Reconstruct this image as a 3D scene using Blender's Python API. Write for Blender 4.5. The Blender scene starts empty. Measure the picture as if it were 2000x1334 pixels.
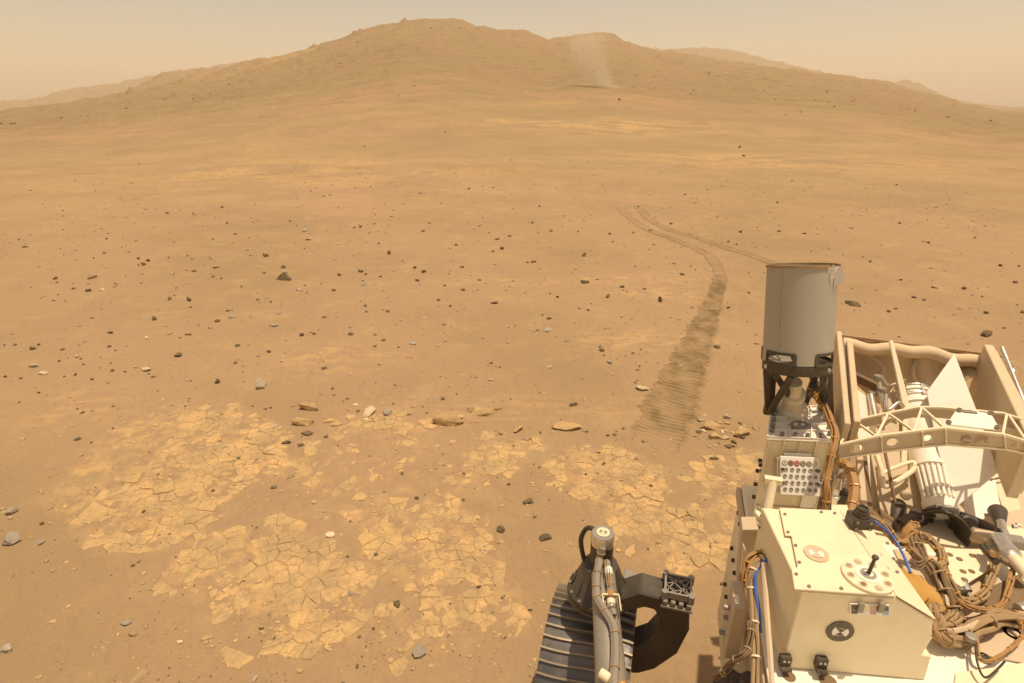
import bpy, bmesh, math, random
import numpy as np
from mathutils import Vector, Matrix, noise as mnoise

# ------------------------------------------------------------------ camera, sky, sun, exposure
SC = bpy.context.scene
COL = SC.collection
PITCH = math.radians(22.3)
FPX = 1100.0                       # focal length in pixels of the 2000 px wide photograph
cam_d = bpy.data.cameras.new('camera'); cam = bpy.data.objects.new('camera', cam_d); COL.objects.link(cam)
cam_d.sensor_width = 36.0; cam_d.lens = 36.0 * FPX / 2000.0
cam_d.clip_start = 0.02; cam_d.clip_end = 20000
cam.location = (0, 0, 2.0); cam.rotation_euler = (math.pi / 2 - PITCH, 0, 0)
SC.camera = cam

SUN_EL = math.radians(80); SUN_AZ = math.radians(92)      # azimuth clockwise from +Y (the viewing direction)
world = bpy.data.worlds.new('World'); SC.world = world; world.use_nodes = True
wn = world.node_tree; wn.nodes.clear()
sky = wn.nodes.new('ShaderNodeTexSky'); sky.sky_type = 'NISHITA'; sky.sun_disc = False
sky.sun_elevation = SUN_EL; sky.sun_rotation = SUN_AZ
sky.air_density = 1.0; sky.dust_density = 1.3; sky.ozone_density = 0.0; sky.altitude = 0
tint = wn.nodes.new('ShaderNodeMix'); tint.data_type = 'RGBA'; tint.blend_type = 'MULTIPLY'
tint.inputs[0].default_value = 1.0
tint.inputs[7].default_value = (1.0, 0.682, 0.438, 1)      # airborne dust: a butterscotch sky
bg = wn.nodes.new('ShaderNodeBackground'); bg.inputs[1].default_value = 0.15
wo = wn.nodes.new('ShaderNodeOutputWorld')
wn.links.new(sky.outputs[0], tint.inputs[6]); wn.links.new(tint.outputs[2], bg.inputs[0]); wn.links.new(bg.outputs[0], wo.inputs[0])

sun_d = bpy.data.lights.new('sun', 'SUN'); sun_d.energy = 3.15; sun_d.angle = math.radians(0.6); sun_d.color = (1.0, 0.86, 0.66)
sun = bpy.data.objects.new('sun', sun_d); COL.objects.link(sun)
sd = Vector((math.sin(SUN_AZ) * math.cos(SUN_EL), math.cos(SUN_AZ) * math.cos(SUN_EL), math.sin(SUN_EL)))
sun.rotation_euler = (-sd).to_track_quat('-Z', 'Y').to_euler(); sun.location = sd * 50

vs = SC.view_settings
vs.view_transform = 'Standard'; vs.look = 'None'; vs.gamma = 1.0; vs.exposure = 0.30; vs.use_curve_mapping = False
SC.render.engine = 'CYCLES'
cy = SC.cycles
cy.use_denoising = True; cy.max_bounces = 5; cy.diffuse_bounces = 3; cy.glossy_bounces = 2; cy.transmission_bounces = 2
cy.volume_bounces = 1; cy.transparent_max_bounces = 8
cy.use_adaptive_sampling = True; cy.adaptive_threshold = 0.01
cy.volume_max_steps = 256

# ------------------------------------------------------------------ projection helpers (photograph pixel -> point of the place)
Fv = np.array([0, math.cos(PITCH), -math.sin(PITCH)]); Uv = np.array([0, math.sin(PITCH), math.cos(PITCH)])
Rv = np.array([1.0, 0, 0]); Cv = np.array([0, 0, 2.0])
YAW = math.radians(16.0)
AFT = np.array([math.sin(YAW), math.cos(YAW), 0]); RGT = np.array([math.cos(YAW), -math.sin(YAW), 0]); UPZ = np.array([0, 0, 1.0])
def ray(x, y): return (x - 1000) / FPX * Rv + Fv - (y - 667) / FPX * Uv
def Zp(x, y, z):                       # on the horizontal plane z
    d = ray(x, y); return Cv + d * (z - 2.0) / d[2]
def Vp(x, y, v):                       # on the rover's cross plane at v metres aft
    d = ray(x, y); return Cv + d * (v - Cv @ AFT) / (d @ AFT)
def Up(x, y, u):                       # on the rover's long plane at u metres right
    d = ray(x, y); return Cv + d * (u - Cv @ RGT) / (d @ RGT)
def Dp(x, y, d): return Cv + ray(x, y) * d     # at depth d
def PL(x, y, p0, n):
    d = ray(x, y); return Cv + d * (((p0 - Cv) @ n) / (d @ n))
def RV(u, v, z): return u * RGT + v * AFT + np.array([0, 0, z])
def depth(p): return float((np.asarray(p) - Cv) @ Fv)
def pix(X, Y, Z):
    dx, dy, dz = X, Y, Z - 2.0
    w = dy * Fv[1] + dz * Fv[2]; w = np.where(w < 1e-3, 1e-3, w)
    return 1000 + FPX * dx / w, 667 - FPX * (dy * Uv[1] + dz * Uv[2]) / w

# ------------------------------------------------------------------ numpy gradient noise
_rs = np.random.RandomState(7)
_perm = np.concatenate([_rs.permutation(4096)] * 2)
_ang = _rs.rand(4096) * 2 * np.pi; _gx, _gy = np.cos(_ang), np.sin(_ang)
def pnoise(x, y, seed=0):
    x = np.asarray(x, float) + seed * 17.31; y = np.asarray(y, float) + seed * 9.77
    xi = np.floor(x).astype(np.int64); yi = np.floor(y).astype(np.int64); xf = x - xi; yf = y - yi
    u = xf * xf * xf * (xf * (xf * 6 - 15) + 10); v = yf * yf * yf * (yf * (yf * 6 - 15) + 10)
    def g(ix, iy, fx, fy):
        h = _perm[(_perm[ix & 4095] + iy) & 4095]; return _gx[h] * fx + _gy[h] * fy
    a = g(xi, yi, xf, yf); b = g(xi + 1, yi, xf - 1, yf); c = g(xi, yi + 1, xf, yf - 1); d = g(xi + 1, yi + 1, xf - 1, yf - 1)
    return (a + u * (b - a) + v * ((c + u * (d - c)) - (a + u * (b - a)))) * 1.5
def fbm(x, y, o=4, seed=0, gain=0.5, lac=2.03):
    s = 0; a = 1.0
    for k in range(o):
        s = s + a * pnoise(x, y, seed + k * 3); x = x * lac; y = y * lac; a *= gain
    return s
def sstep(a, b, t):
    t = np.clip((t - a) / (b - a), 0, 1); return t * t * (3 - 2 * t)

# ------------------------------------------------------------------ the terrain as a height function of the place
def _sky(pts):
    az, te = [], []
    for x, y in pts:
        d = ray(x, y); az.append(math.atan2(d[0], d[1])); te.append(d[2] / math.hypot(d[0], d[1]))
    return np.array(az), np.array(te)
HILL = _sky([(-500, 300), (-200, 255), (0, 224), (145, 201), (185, 188), (270, 176), (300, 178), (360, 162), (415, 146), (450, 132), (500, 119), (560, 107),
             (600, 94), (612, 86), (625, 89), (650, 83), (700, 62), (720, 56), (745, 50), (775, 47), (790, 42), (815, 36), (845, 33), (885, 36), (900, 40),
             (930, 50), (942, 49), (960, 52), (990, 59), (1030, 65), (1080, 78), (1120, 112), (1160, 150), (1220, 185), (1400, 215), (2000, 330), (2400, 400)])
HILL2 = _sky([(700, 260), (900, 180), (1000, 112), (1060, 85), (1080, 76), (1110, 69), (1130, 66), (1180, 65), (1195, 69), (1230, 81), (1260, 94), (1285, 101),
              (1350, 108), (1400, 116), (1500, 130), (1600, 145), (1700, 153), (1720, 156), (1760, 170), (1800, 181), (1850, 195), (1900, 209), (1950, 228),
              (2000, 247), (2150, 290), (2500, 380)])
MID = _sky([(-400, 300), (0, 238), (200, 200), (265, 172), (300, 151), (320, 143), (380, 136), (450, 129), (500, 119), (600, 135), (800, 215), (1000, 300)])
FARR = _sky([(-800, 220), (-300, 215), (0, 197), (50, 200), (62, 197), (110, 179), (200, 165), (300, 148), (350, 137), (450, 124), (500, 117), (560, 125), (700, 170),
             (1000, 180), (1200, 130), (1280, 96), (1330, 94), (1390, 92), (1400, 95), (1450, 102), (1500, 115), (1600, 139), (1640, 149), (1700, 164), (1735, 162), (1745, 159),
             (1775, 157), (1800, 164), (1830, 178), (1870, 203), (1900, 209), (1990, 210), (2100, 214), (2600, 214)])
def layer(r, az, prof, R, r0, p, fall):
    te = np.interp(az, prof[0], prof[1]); tsm = sum(np.interp(az + d, prof[0], prof[1]) * w_ for d, w_ in ((-.06, .15), (-.03, .22), (0, .26), (.03, .22), (.06, .15)))
    te = np.where((az < prof[0][0]) | (az > prof[0][-1]), np.minimum(te, -0.01), te)
    t = np.clip((r - r0) / (R - r0), 0, 1)
    zR = 2.0 + (tsm + (te - tsm) * sstep(0.86, 1.0, t)) * R
    up = zR * t ** p
    return np.where(r <= R, up, zR - (r - R) * fall)
def base_height(x, y):
    r = np.hypot(x, y); az = np.arctan2(x, y)
    fade = sstep(30, 120, r) * (1 - sstep(260, 325, r)); w = az + fade * (0.05 * pnoise(x / 55., y / 55., 5) + 0.02 * pnoise(x / 18., y / 18., 6))
    w2 = az + sstep(30, 120, r) * (1 - sstep(430, 510, r)) * (0.05 * pnoise(x / 70., y / 70., 15) + 0.02 * pnoise(x / 22., y / 22., 16))
    h1 = layer(r, w, HILL, 330., 13., 1.28, 0.35)
    h2 = layer(r, w2, HILL2, 520., 13., 1.22, 0.3)
    h3 = layer(r, az, MID, 700., 120., 1.8, 0.3)
    h4 = layer(r, az, FARR, 1600., 750., 1.5, 0.25)
    k = 0.004 + 0.016 * np.clip(r, 0, 260) * (1 - sstep(280, 325, r)); e = np.clip(0.5 + 0.5 * (h1 - h2) / k, 0, 1)
    z = np.maximum(h2 * (1 - e) + h1 * e + k * e * (1 - e), np.maximum(h3, h4))
    z = np.where(r > 750, np.maximum(z, -25.0), np.maximum(z, -12.0 * sstep(20, 300, r)))
    # gullies, ledges and rock ribs on the slopes
    a1 = sstep(45, 220, r)
    rough = fbm(x / 26., y / 26., 5, 11, 0.55)
    ridge = 1 - np.abs(fbm(x / 34. + 3, y / 34., 4, 23, 0.5))
    near_top = np.where(r < 700, 1.0, 1.6)
    z = z + a1 * near_top * (1.5 * rough + 2.0 * (ridge - 0.75)) * np.clip(r / 330., 0.25, 1.6) * 0.8
    z = z + a1 * (0.8 + 2.2 * sstep(170, 300, r)) * np.clip(fbm(x / 7., y / 9., 3, 61, 0.6) - 0.35, 0, 1) * sstep(0.0, 0.5, fbm(x / 60., y / 60., 2, 67))
    # gentle swells and ripples of the plain
    a2 = sstep(7, 30, r)
    z = z + a2 * 0.16 * fbm(x / 9., y / 6., 3, 31) * np.clip(r / 30., 0.3, 2.0)
    z = z + sstep(16, 40, r) * (1 - sstep(120, 260, r)) * 0.05 * pnoise(x / 5.0 + 0.6 * pnoise(x / 9, y / 9, 4), y / 1.9, 41)
    z = z + 0.035 * fbm(x / 1.7, y / 1.7, 2, 51) * sstep(1.5, 5, r)
    return z
def _floor(n): return np.where(n < 0, n * 0.22, n)      # drifted sand fills the hollows
def height(x, y):
    z = base_height(x, y)
    r = np.hypot(x, y)
    k = 1 - sstep(9, 26, r)
    return z + k * (_floor(0.0095 * fbm(x / 0.20, y / 0.20, 3, 71, .55)) + 0.0025 * fbm(x / 0.035, y / 0.035, 2, 81)) + sstep(6, 20, r) * 0.02 * fbm(x / 0.9, y / 0.7, 3, 91)
def hgt(x, y): return float(height(np.array([x]), np.array([y]))[0])
def on_ground(px, py):                 # ground point under a pixel of the plain
    d = ray(px, py); t = 1.0
    p = Cv + d * (-2.0 / d[2]) if d[2] < -0.02 else Cv + d * 100
    for _ in range(4):
        z = hgt(p[0], p[1]); p = Cv + d * ((z - 2.0) / d[2])
    return np.array([p[0], p[1], hgt(p[0], p[1])])

# ------------------------------------------------------------------ object helpers
def tag(o, label=None, cat=None, group=None, kind=None):
    if label: o['label'] = label
    if cat: o['category'] = cat
    if group: o['group'] = group
    if kind: o['kind'] = kind
    return o
def link(name, me, mat=None, parent=None, loc=None):
    o = bpy.data.objects.new(name, me); COL.objects.link(o)
    if mat is not None and me is not None and len(me.materials) == 0: me.materials.append(mat)
    if parent is not None: o.parent = parent
    if loc is not None: o.location = loc
    return o

# ------------------------------------------------------------------ materials
def newmat(name):
    m = bpy.data.materials.new(name); m.use_nodes = True
    nt = m.node_tree; b = nt.nodes['Principled BSDF']; return m, nt, b
def nd(nt, t, **kw):
    n = nt.nodes.new(t)
    for k, v in kw.items(): setattr(n, k, v)
    return n
def ntex(nt, co, scale, detail=4, rough=0.55, stretch=None):
    if stretch:
        mp = nd(nt, 'ShaderNodeMapping'); mp.inputs['Scale'].default_value = stretch; nt.links.new(co, mp.inputs[0]); co = mp.outputs[0]
    n = nd(nt, 'ShaderNodeTexNoise'); n.inputs['Scale'].default_value = scale; n.inputs['Detail'].default_value = detail
    n.inputs['Roughness'].default_value = rough; nt.links.new(co, n.inputs['Vector']); return n.outputs[0]
def ramp(nt, f, a, b, lo=0.0, hi=1.0):
    n = nd(nt, 'ShaderNodeMapRange'); n.interpolation_type = 'SMOOTHSTEP'
    n.inputs[1].default_value = a; n.inputs[2].default_value = b; n.inputs[3].default_value = lo; n.inputs[4].default_value = hi
    nt.links.new(f, n.inputs[0]); return n.outputs[0]
def mix(nt, f, a, b, mode='MIX'):
    n = nd(nt, 'ShaderNodeMix', data_type='RGBA', blend_type=mode)
    for i, v in ((0, f), (6, a), (7, b)):
        if hasattr(v, 'links') or hasattr(v, 'is_linked'): nt.links.new(v, n.inputs[i])
        elif i == 0: n.inputs[0].default_value = v
        else: n.inputs[i].default_value = (*v, 1)
    return n.outputs[2]
def mul(nt, a, b, op='MULTIPLY'):
    n = nd(nt, 'ShaderNodeMath', operation=op)
    for i, v in ((0, a), (1, b)):
        if hasattr(v, 'is_linked'): nt.links.new(v, n.inputs[i])
        else: n.inputs[i].default_value = v
    return n.outputs[0]
def bump(nt, b, h, strength, dist):
    n = nd(nt, 'ShaderNodeBump'); n.inputs['Strength'].default_value = strength; n.inputs['Distance'].default_value = dist
    nt.links.new(h, n.inputs['Height']); nt.links.new(n.outputs[0], b.inputs['Normal']); return n

SAND = (0.350, 0.248, 0.122); SAND_D = (0.285, 0.198, 0.096); SAND_L = (0.44, 0.312, 0.150); SAND_P = (0.375, 0.240, 0.132); SOIL = (0.185, 0.126, 0.055)
ROCKPALE = (0.60, 0.378, 0.158)
def ground_mat():
    m, nt, b = newmat('martian_sand')
    geo = nd(nt, 'ShaderNodeNewGeometry'); P = geo.outputs['Position']
    big = ntex(nt, P, 0.035, 5, 0.6); med = ntex(nt, P, 0.35, 5, 0.6); sm = ntex(nt, P, 2.6, 6, 0.65); fine = ntex(nt, P, 34, 6, 0.78); grit = ntex(nt, P, 170, 4, 0.8)
    c = mix(nt, ramp(nt, big, 0.36, 0.64), SAND_P, SAND)
    c = mix(nt, ramp(nt, med, 0.42, 0.66, 0, 0.6), c, SAND_D)
    c = mix(nt, ramp(nt, sm, 0.5, 0.74, 0, 0.55), c, SAND_L)
    c = mix(nt, ramp(nt, fine, 0.5, 0.68, 0, 0.55), c, SAND_D)
    c = mix(nt, ramp(nt, grit, 0.54, 0.68, 0, 0.85), c, SAND_L)
    at = nd(nt, 'ShaderNodeAttribute', attribute_name='pale')
    brk = ntex(nt, P, 5.0, 6, 0.7)
    c = mix(nt, mul(nt, at.outputs['Fac'], ramp(nt, brk, 0.38, 0.6, 0.25, 1.0)), c, ROCKPALE)
    ag = nd(nt, 'ShaderNodeAttribute', attribute_name='olive')
    c = mix(nt, mul(nt, ag.outputs['Fac'], 0.7), c, (0.31, 0.222, 0.112))
    ad = nd(nt, 'ShaderNodeAttribute', attribute_name='churn_rib_shade')
    tb = ntex(nt, P, 11, 5, 0.65)
    c = mix(nt, mul(nt, ad.outputs['Fac'], ramp(nt, tb, 0.30, 0.56, 0.35, 1.0)), c, SOIL)
    ln0 = nd(nt, 'ShaderNodeVectorMath', operation='LENGTH'); nt.links.new(P, ln0.inputs[0])
    oc = mul(nt, ramp(nt, ln0.outputs['Value'], 60, 200, 0, 0.5), mul(nt, ramp(nt, ntex(nt, P, 0.22, 7, 0.72), 0.53, 0.66), ramp(nt, ntex(nt, P, 0.022, 4, 0.6), 0.42, 0.58)))
    c = mix(nt, oc, c, (0.235, 0.155, 0.078))            # darker rock showing through on the slopes
    nt.links.new(c, b.inputs['Base Color']); b.inputs['Roughness'].default_value = 0.95; b.inputs['Specular IOR Level'].default_value = 0.15
    hh = mul(nt, mul(nt, fine, 0.6), mul(nt, grit, 0.4), 'ADD')
    b1 = bump(nt, b, hh, 0.6, 0.012)
    ln = nd(nt, 'ShaderNodeVectorMath', operation='LENGTH'); nt.links.new(P, ln.inputs[0])
    far = ramp(nt, ln.outputs['Value'], 14, 110); crag = mul(nt, ntex(nt, P, 0.30, 7, 0.68), mul(nt, ntex(nt, P, 0.06, 5, 0.6), 1.6), 'ADD')
    b2 = nd(nt, 'ShaderNodeBump'); b2.inputs['Strength'].default_value = 0.9; nt.links.new(mul(nt, far, 1.5), b2.inputs['Distance']); nt.links.new(crag, b2.inputs['Height'])
    nt.links.new(b1.outputs[0], b2.inputs['Normal']); nt.links.new(b2.outputs[0], b.inputs['Normal'])
    return m
M_GROUND = ground_mat()
def rock_mat(name, ca, cb, dust, amt=0.5, scale=9.0, spread=0.45):
    m, nt, b = newmat(name)
    tc = nd(nt, 'ShaderNodeTexCoord'); oi = nd(nt, 'ShaderNodeObjectInfo')
    off = nd(nt, 'ShaderNodeVectorMath', operation='ADD'); nt.links.new(tc.outputs['Object'], off.inputs[0]); nt.links.new(oi.outputs['Location'], off.inputs[1])
    P = off.outputs[0]
    n1 = ntex(nt, P, scale, 5, 0.6); n2 = ntex(nt, P, scale * 6, 5, 0.7)
    c = mix(nt, ramp(nt, n1, 0.35, 0.65), ca, cb)
    c = mix(nt, ramp(nt, n2, 0.5, 0.75, 0, amt), c, dust)
    v = mul(nt, mul(nt, oi.outputs['Random'], spread), 1.0 - spread * .5, 'ADD')
    hs = nd(nt, 'ShaderNodeHueSaturation'); nt.links.new(v, hs.inputs['Value']); nt.links.new(c, hs.inputs['Color'])
    nt.links.new(hs.outputs[0], b.inputs['Base Color']); b.inputs['Roughness'].default_value = 0.85; b.inputs['Specular IOR Level'].default_value = 0.25
    bump(nt, b, n2, 0.5, 0.01)
    return m
M_RDARK = rock_mat('dark_basalt', (0.135, 0.098, 0.050), (0.20, 0.145, 0.075), (0.40, 0.27, 0.13))
M_RGREY = rock_mat('grey_basalt', (0.33, 0.275, 0.20), (0.46, 0.385, 0.285), (0.42, 0.30, 0.17), 0.35)
M_RTAN = rock_mat('tan_rock', (0.42, 0.29, 0.15), (0.54, 0.38, 0.21), SAND, 0.5)
M_RPALE = rock_mat('pale_rock', (0.66, 0.52, 0.31), (0.74, 0.59, 0.37), SAND_L, 0.25)
M_SLAB = rock_mat('pale_bedrock', (0.53, 0.348, 0.152), ROCKPALE, SAND, 0.45, 5.0, 0.10)
def _dust_slab():
    nt = M_SLAB.node_tree; b = nt.nodes['Principled BSDF']; src = b.inputs['Base Color'].links[0].from_socket
    P = nd(nt, 'ShaderNodeNewGeometry').outputs['Position']
    f = mul(nt, ramp(nt, ntex(nt, P, 6.5, 6, 0.72), 0.40, 0.60, 0.05, 0.95), ramp(nt, ntex(nt, P, 60, 4, 0.7), 0.40, 0.58, 0.55, 1.0))
    vo = nd(nt, 'ShaderNodeTexVoronoi', feature='DISTANCE_TO_EDGE'); vo.inputs['Scale'].default_value = 24.0
    wob = nd(nt, 'ShaderNodeVectorMath', operation='ADD'); ns = nd(nt, 'ShaderNodeTexNoise'); ns.inputs['Scale'].default_value = 18; nt.links.new(P, ns.inputs['Vector'])
    sc = nd(nt, 'ShaderNodeVectorMath', operation='SCALE'); sc.inputs['Scale'].default_value = 0.05; nt.links.new(ns.outputs['Color'], sc.inputs[0]); nt.links.new(P, wob.inputs[0]); nt.links.new(sc.outputs[0], wob.inputs[1]); nt.links.new(wob.outputs[0], vo.inputs['Vector'])
    cr = ramp(nt, vo.outputs['Distance'], 0.0, 0.06, 0.75, 0.0)
    f2 = mul(nt, f, cr, 'MAXIMUM')
    nt.links.new(mix(nt, f2, src, SAND), b.inputs['Base Color'])
_dust_slab()
# ------------------------------------------------------------------ ground sheet (polar grid, finest near the rover, out past the last ridge)
def inpoly(px, py, poly):
    px = np.asarray(px); py = np.asarray(py); ins = np.zeros(px.shape, bool); j = len(poly) - 1
    for i in range(len(poly)):
        xi, yi = poly[i]; xj, yj = poly[j]
        with np.errstate(divide='ignore', invalid='ignore'):
            c = ((yi > py) != (yj > py)) & (px < (xj - xi) * (py - yi) / ((yj - yi) + 1e-12) + xi)
        ins ^= c; j = i
    return ins
PATCH = [([(100, 985), (170, 880), (250, 825), (330, 800), (450, 800), (540, 830), (575, 880), (560, 920), (470, 960), (420, 1010), (390, 1040), (330, 1070), (250, 1085), (170, 1065), (160, 1030)], 0.86),
         ([(340, 1080), (430, 1040), (520, 1025), (600, 1030), (660, 1060), (700, 1100), (720, 1170), (700, 1230), (630, 1280), (560, 1290), (520, 1240), (420, 1190), (345, 1140)], 0.86),
         ([(690, 1030), (740, 985), (920, 990), (975, 1050), (985, 1130), (1040, 1200), (1060, 1240), (950, 1230), (880, 1200), (800, 1160), (720, 1110)], 0.72),
         ([(890, 900), (950, 855), (1020, 890), (1015, 925), (950, 935)], 0.85), ([(985, 870), (1060, 860), (1060, 885), (1000, 890)], .8),
         ([(1060, 905), (1110, 870), (1220, 880), (1290, 930), (1300, 990), (1270, 1010), (1150, 985), (1085, 955)], 0.93),
         ([(1180, 985), (1290, 1000), (1440, 960), (1470, 1030), (1430, 1120), (1300, 1130), (1190, 1060)], 0.6),
         ([(1340, 900), (1490, 880), (1490, 960), (1380, 985)], 0.6), ([(640, 835), (750, 815), (850, 828), (830, 850), (650, 862)], 0.75),
         ([(700, 1200), (900, 1160), (1010, 1230), (900, 1290), (720, 1300)], 0.33), ([(570, 870), (880, 860), (980, 980), (600, 1010)], 0.30),
         ([(560, 915), (620, 910), (630, 950), (570, 955)], .9), ([(680, 1000), (730, 1000), (730, 1020), (680, 1022)], .9),
         ([(240, 1090), (340, 1150), (440, 1200), (520, 1300), (380, 1260), (280, 1150)], 0.18)]
def patch_density(X, Y):
    px, py = pix(X, Y, 0 * X)
    px = px + 26 * pnoise(X / .13, Y / .13, 3); py = py + 18 * pnoise(X / .13, Y / .13, 9)
    d = np.zeros_like(X)
    for poly, w in PATCH: d = np.maximum(d, np.where(inpoly(px, py, poly), w, 0))
    return d
def build_ground():
    rr = [0.35]
    while rr[-1] < 3500:
        r = rr[-1]
        rr.append(r * (1.05 if r < 1.0 else 1.0068 if r < 14 else 1.0095 if r < 60 else 1.0125 if r < 900 else 1.02))
    rr = np.array(rr)
    az = np.concatenate([np.radians(np.linspace(-180, -56, 42)[:-1]), np.radians(np.linspace(-56, 56, 800)), np.radians(np.linspace(56, 180, 42)[1:-1])])
    na, nr = len(az), len(rr)
    RR, AA = np.meshgrid(rr, az, indexing='ij')
    X = RR * np.sin(AA); Y = RR * np.cos(AA); Z = height(X, Y)
    co = np.stack([X, Y, Z], -1).reshape(-1, 3)
    i = np.arange(nr - 1)[:, None] * na; j = np.arange(na)[None, :]; j2 = (j + 1) % na
    f = np.stack([i + j, i + na + j, i + na + j2, i + j2], -1).reshape(-1, 4)
    me = bpy.data.meshes.new('ground')
    me.vertices.add(len(co)); me.vertices.foreach_set('co', co.ravel())
    me.loops.add(f.size); me.loops.foreach_set('vertex_index', f.ravel().astype(np.int32))
    me.polygons.add(len(f)); me.polygons.foreach_set('loop_start', np.arange(0, f.size, 4, dtype=np.int32))
    me.polygons.foreach_set('loop_total', np.full(len(f), 4, np.int32)); me.polygons.foreach_set('use_smooth', np.ones(len(f), bool))
    me.update(calc_edges=True)
    # pale outcrop and olive soil, as fields over the place
    x, y = X.ravel(), Y.ravel(); r = np.hypot(x, y)
    st = fbm(x / 13., y / 7., 4, 101, 0.6)
    pale = 0.2 * sstep(0.2, 0.7, st) * sstep(12, 28, r) * (1 - sstep(90, 160, r))
    for (px, py, sx, sy, a) in [(1170, 285, 9, 5, .7), (1380, 312, 11, 3.5, .6), (620, 330, 9, 6, .5), (480, 205, 30, 30, .55), (560, 215, 40, 30, .6), (1300, 575, .8, .25, .55), (960, 550, .7, .25, .5),
                                (1270, 665, .7, .25, .6), (640, 700, .6, .35, .5), (1220, 545, 1.1, .2, .6), (150, 800, .5, .3, .4), (1000, 800, 1.2, .2, .4)]:
        d = ray(px, py); 
        if d[2] < -0.01:
            t = 2.0 / -d[2]; cx, cyy = d[0] * t, d[1] * t
            for _ in range(4):
                zz = float(base_height(np.array([cx]), np.array([cyy]))[0]); t = max((2.0 - zz), .5) / -d[2]; t = min(t, 300 / math.hypot(d[0], d[1])); cx, cyy = d[0] * t, d[1] * t
        else: cx, cyy = d[0] * 240, d[1] * 240
        g = np.exp(-(((x - cx) / sx) ** 2 + ((y - cyy) / sy) ** 2))
        br = fbm(x / (sx * .35), y / (sy * .3), 4, 111, 0.65)
        pale = np.maximum(pale, a * g * sstep(-0.25, 0.35, br))
    nr_ = (r < 5.0) & (y > 0.5); pd = np.zeros(len(x)); pd[nr_] = np.mean([patch_density(x[nr_] + dx, y[nr_] + dy) for dx, dy in ((0, 0), (.05, 0), (-.05, 0), (0, .06), (0, -.06))], 0)
    pale[nr_] = np.maximum(pale[nr_], 0.75 * pd[nr_] * sstep(-0.35, 0.45, fbm(x[nr_] / .09, y[nr_] / .09, 4, 151, .6)))      # rock dusted over by sand
    olive = sstep(0.05, 0.5, fbm(x / 22., y / 10., 3, 121)) * sstep(14, 26, r) * (1 - sstep(110, 200, r)) * 0.8
    olive = np.maximum(olive, 0.35 * sstep(0.1, 0.6, fbm(x / 40., y / 40., 4, 131, .6)) * sstep(90, 180, r))
    for nm, arr in (('pale', pale), ('olive', olive), ('churn_rib_shade', np.zeros(len(x)))):
        a = me.attributes.new(nm, 'FLOAT', 'POINT'); a.data.foreach_set('value', arr.astype(np.float32))
    o = link('ground', me, M_GROUND); tag(o, 'orange brown sandy plain rising to the dusty hills', None, None, 'structure')
    return o
GROUND = build_ground()

# ------------------------------------------------------------------ wheel tracks (pressed, darker churned soil, rib shading painted in)
def build_track(path, bars=True, strength=1.0, seed=1, length_step=0.014, label='', dirs=0.0):
    # path: (px, py, width in m)
    P = []; W = []
    for px, py, w in path: q = on_ground(px, py); P.append(q[:2]); W.append(w)
    P = np.array(P); W = np.array(W)
    n = len(P); out = []; ow = []
    for k in range(n - 1):                      # catmull-rom
        p0, p1, p2, p3 = P[max(k - 1, 0)], P[k], P[k + 1], P[min(k + 2, n - 1)]
        L = np.linalg.norm(p2 - p1); m = max(2, int(L / length_step))
        for t in np.arange(m) / m:
            out.append(0.5 * (2 * p1 + (p2 - p0) * t + (2 * p0 - 5 * p1 + 4 * p2 - p3) * t * t + (3 * p1 - p0 - 3 * p2 + p3) * t ** 3)); ow.append(W[k] * (1 - t) + W[k + 1] * t)
    out = np.array(out); ow = np.array(ow)
    tg = np.gradient(out, axis=0); tg /= np.linalg.norm(tg, axis=1)[:, None]; nn = np.stack([tg[:, 1], -tg[:, 0]], 1)
    s = np.concatenate([[0], np.cumsum(np.linalg.norm(np.diff(out, axis=0), axis=1))])
    nw = 25; q = np.linspace(-1, 1, nw)
    jag = 1 + 0.22 * fbm(s / 0.14, s * 0, 4, seed, .6)
    XY = out[:, None, :] + nn[:, None, :] * (q[None, :, None] * 0.5 * (ow * jag)[:, None, None] * 1.25)
    X, Y = XY[..., 0], XY[..., 1]
    e = 1 - np.abs(q)[None, :]
    core = sstep(0.10, 0.26, e) * np.ones_like(X)
    berm = np.exp(-((e - 0.2) / 0.09) ** 2)
    sl = s[:, None] + 0.04 * dirs * q[None, :] * ow[:, None]
    bar = (0.55 + 0.6 * pnoise(X / .22, Y / .16, seed + 3)) * np.sin(sl * 2 * np.pi / 0.044 + 1.5 * pnoise(X / .3, Y / .3, seed))
    end = sstep(0, 0.9 if bars else .4, s)[:, None] * sstep(0, 0.6 if bars else 1.2, s[-1] - s)[:, None]
    Z = height(X, Y) + 0.010 * sstep(0.03, 0.16, e) - 0.006 + 0.010 * berm + core * (bar * 0.006 * end if bars else 0) - (1 - sstep(0.0, 0.06, e)) * 0.02
    rag = fbm(X / .13, Y / .13, 3, seed + 5)
    ch = (core * (0.56 + 0.5 * rag) + 0.60 * (bar * core if bars else 0)) * end * (0.75 + 0.5 * fbm(s / .5, s * 0, 2, seed + 9))[:, None]  # bar term paints rib shading into the colour, over the churned soil
    ch = np.clip(ch * strength, 0, 1)
    Z = Z - (1 - end) * 0.03
    co = np.stack([X, Y, Z], -1).reshape(-1, 3); m = len(out)
    i = np.arange(m - 1)[:, None] * nw; j = np.arange(nw - 1)[None, :]
    f = np.stack([i + j, i + j + 1, i + nw + j + 1, i + nw + j], -1).reshape(-1, 4)
    me = bpy.data.meshes.new('wheel_track'); me.from_pydata(co.tolist(), [], f.tolist())
    me.polygons.foreach_set('use_smooth', np.ones(len(f), bool))
    for nm, arr in (('pale', np.zeros(len(co))), ('olive', np.zeros(len(co))), ('churn_rib_shade', ch.ravel())):
        a = me.attributes.new(nm, 'FLOAT', 'POINT'); a.data.foreach_set('value', arr.astype(np.float32))
    o = link('wheel_track', me, M_GROUND); return tag(o, label, None, None, 'structure')
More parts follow.
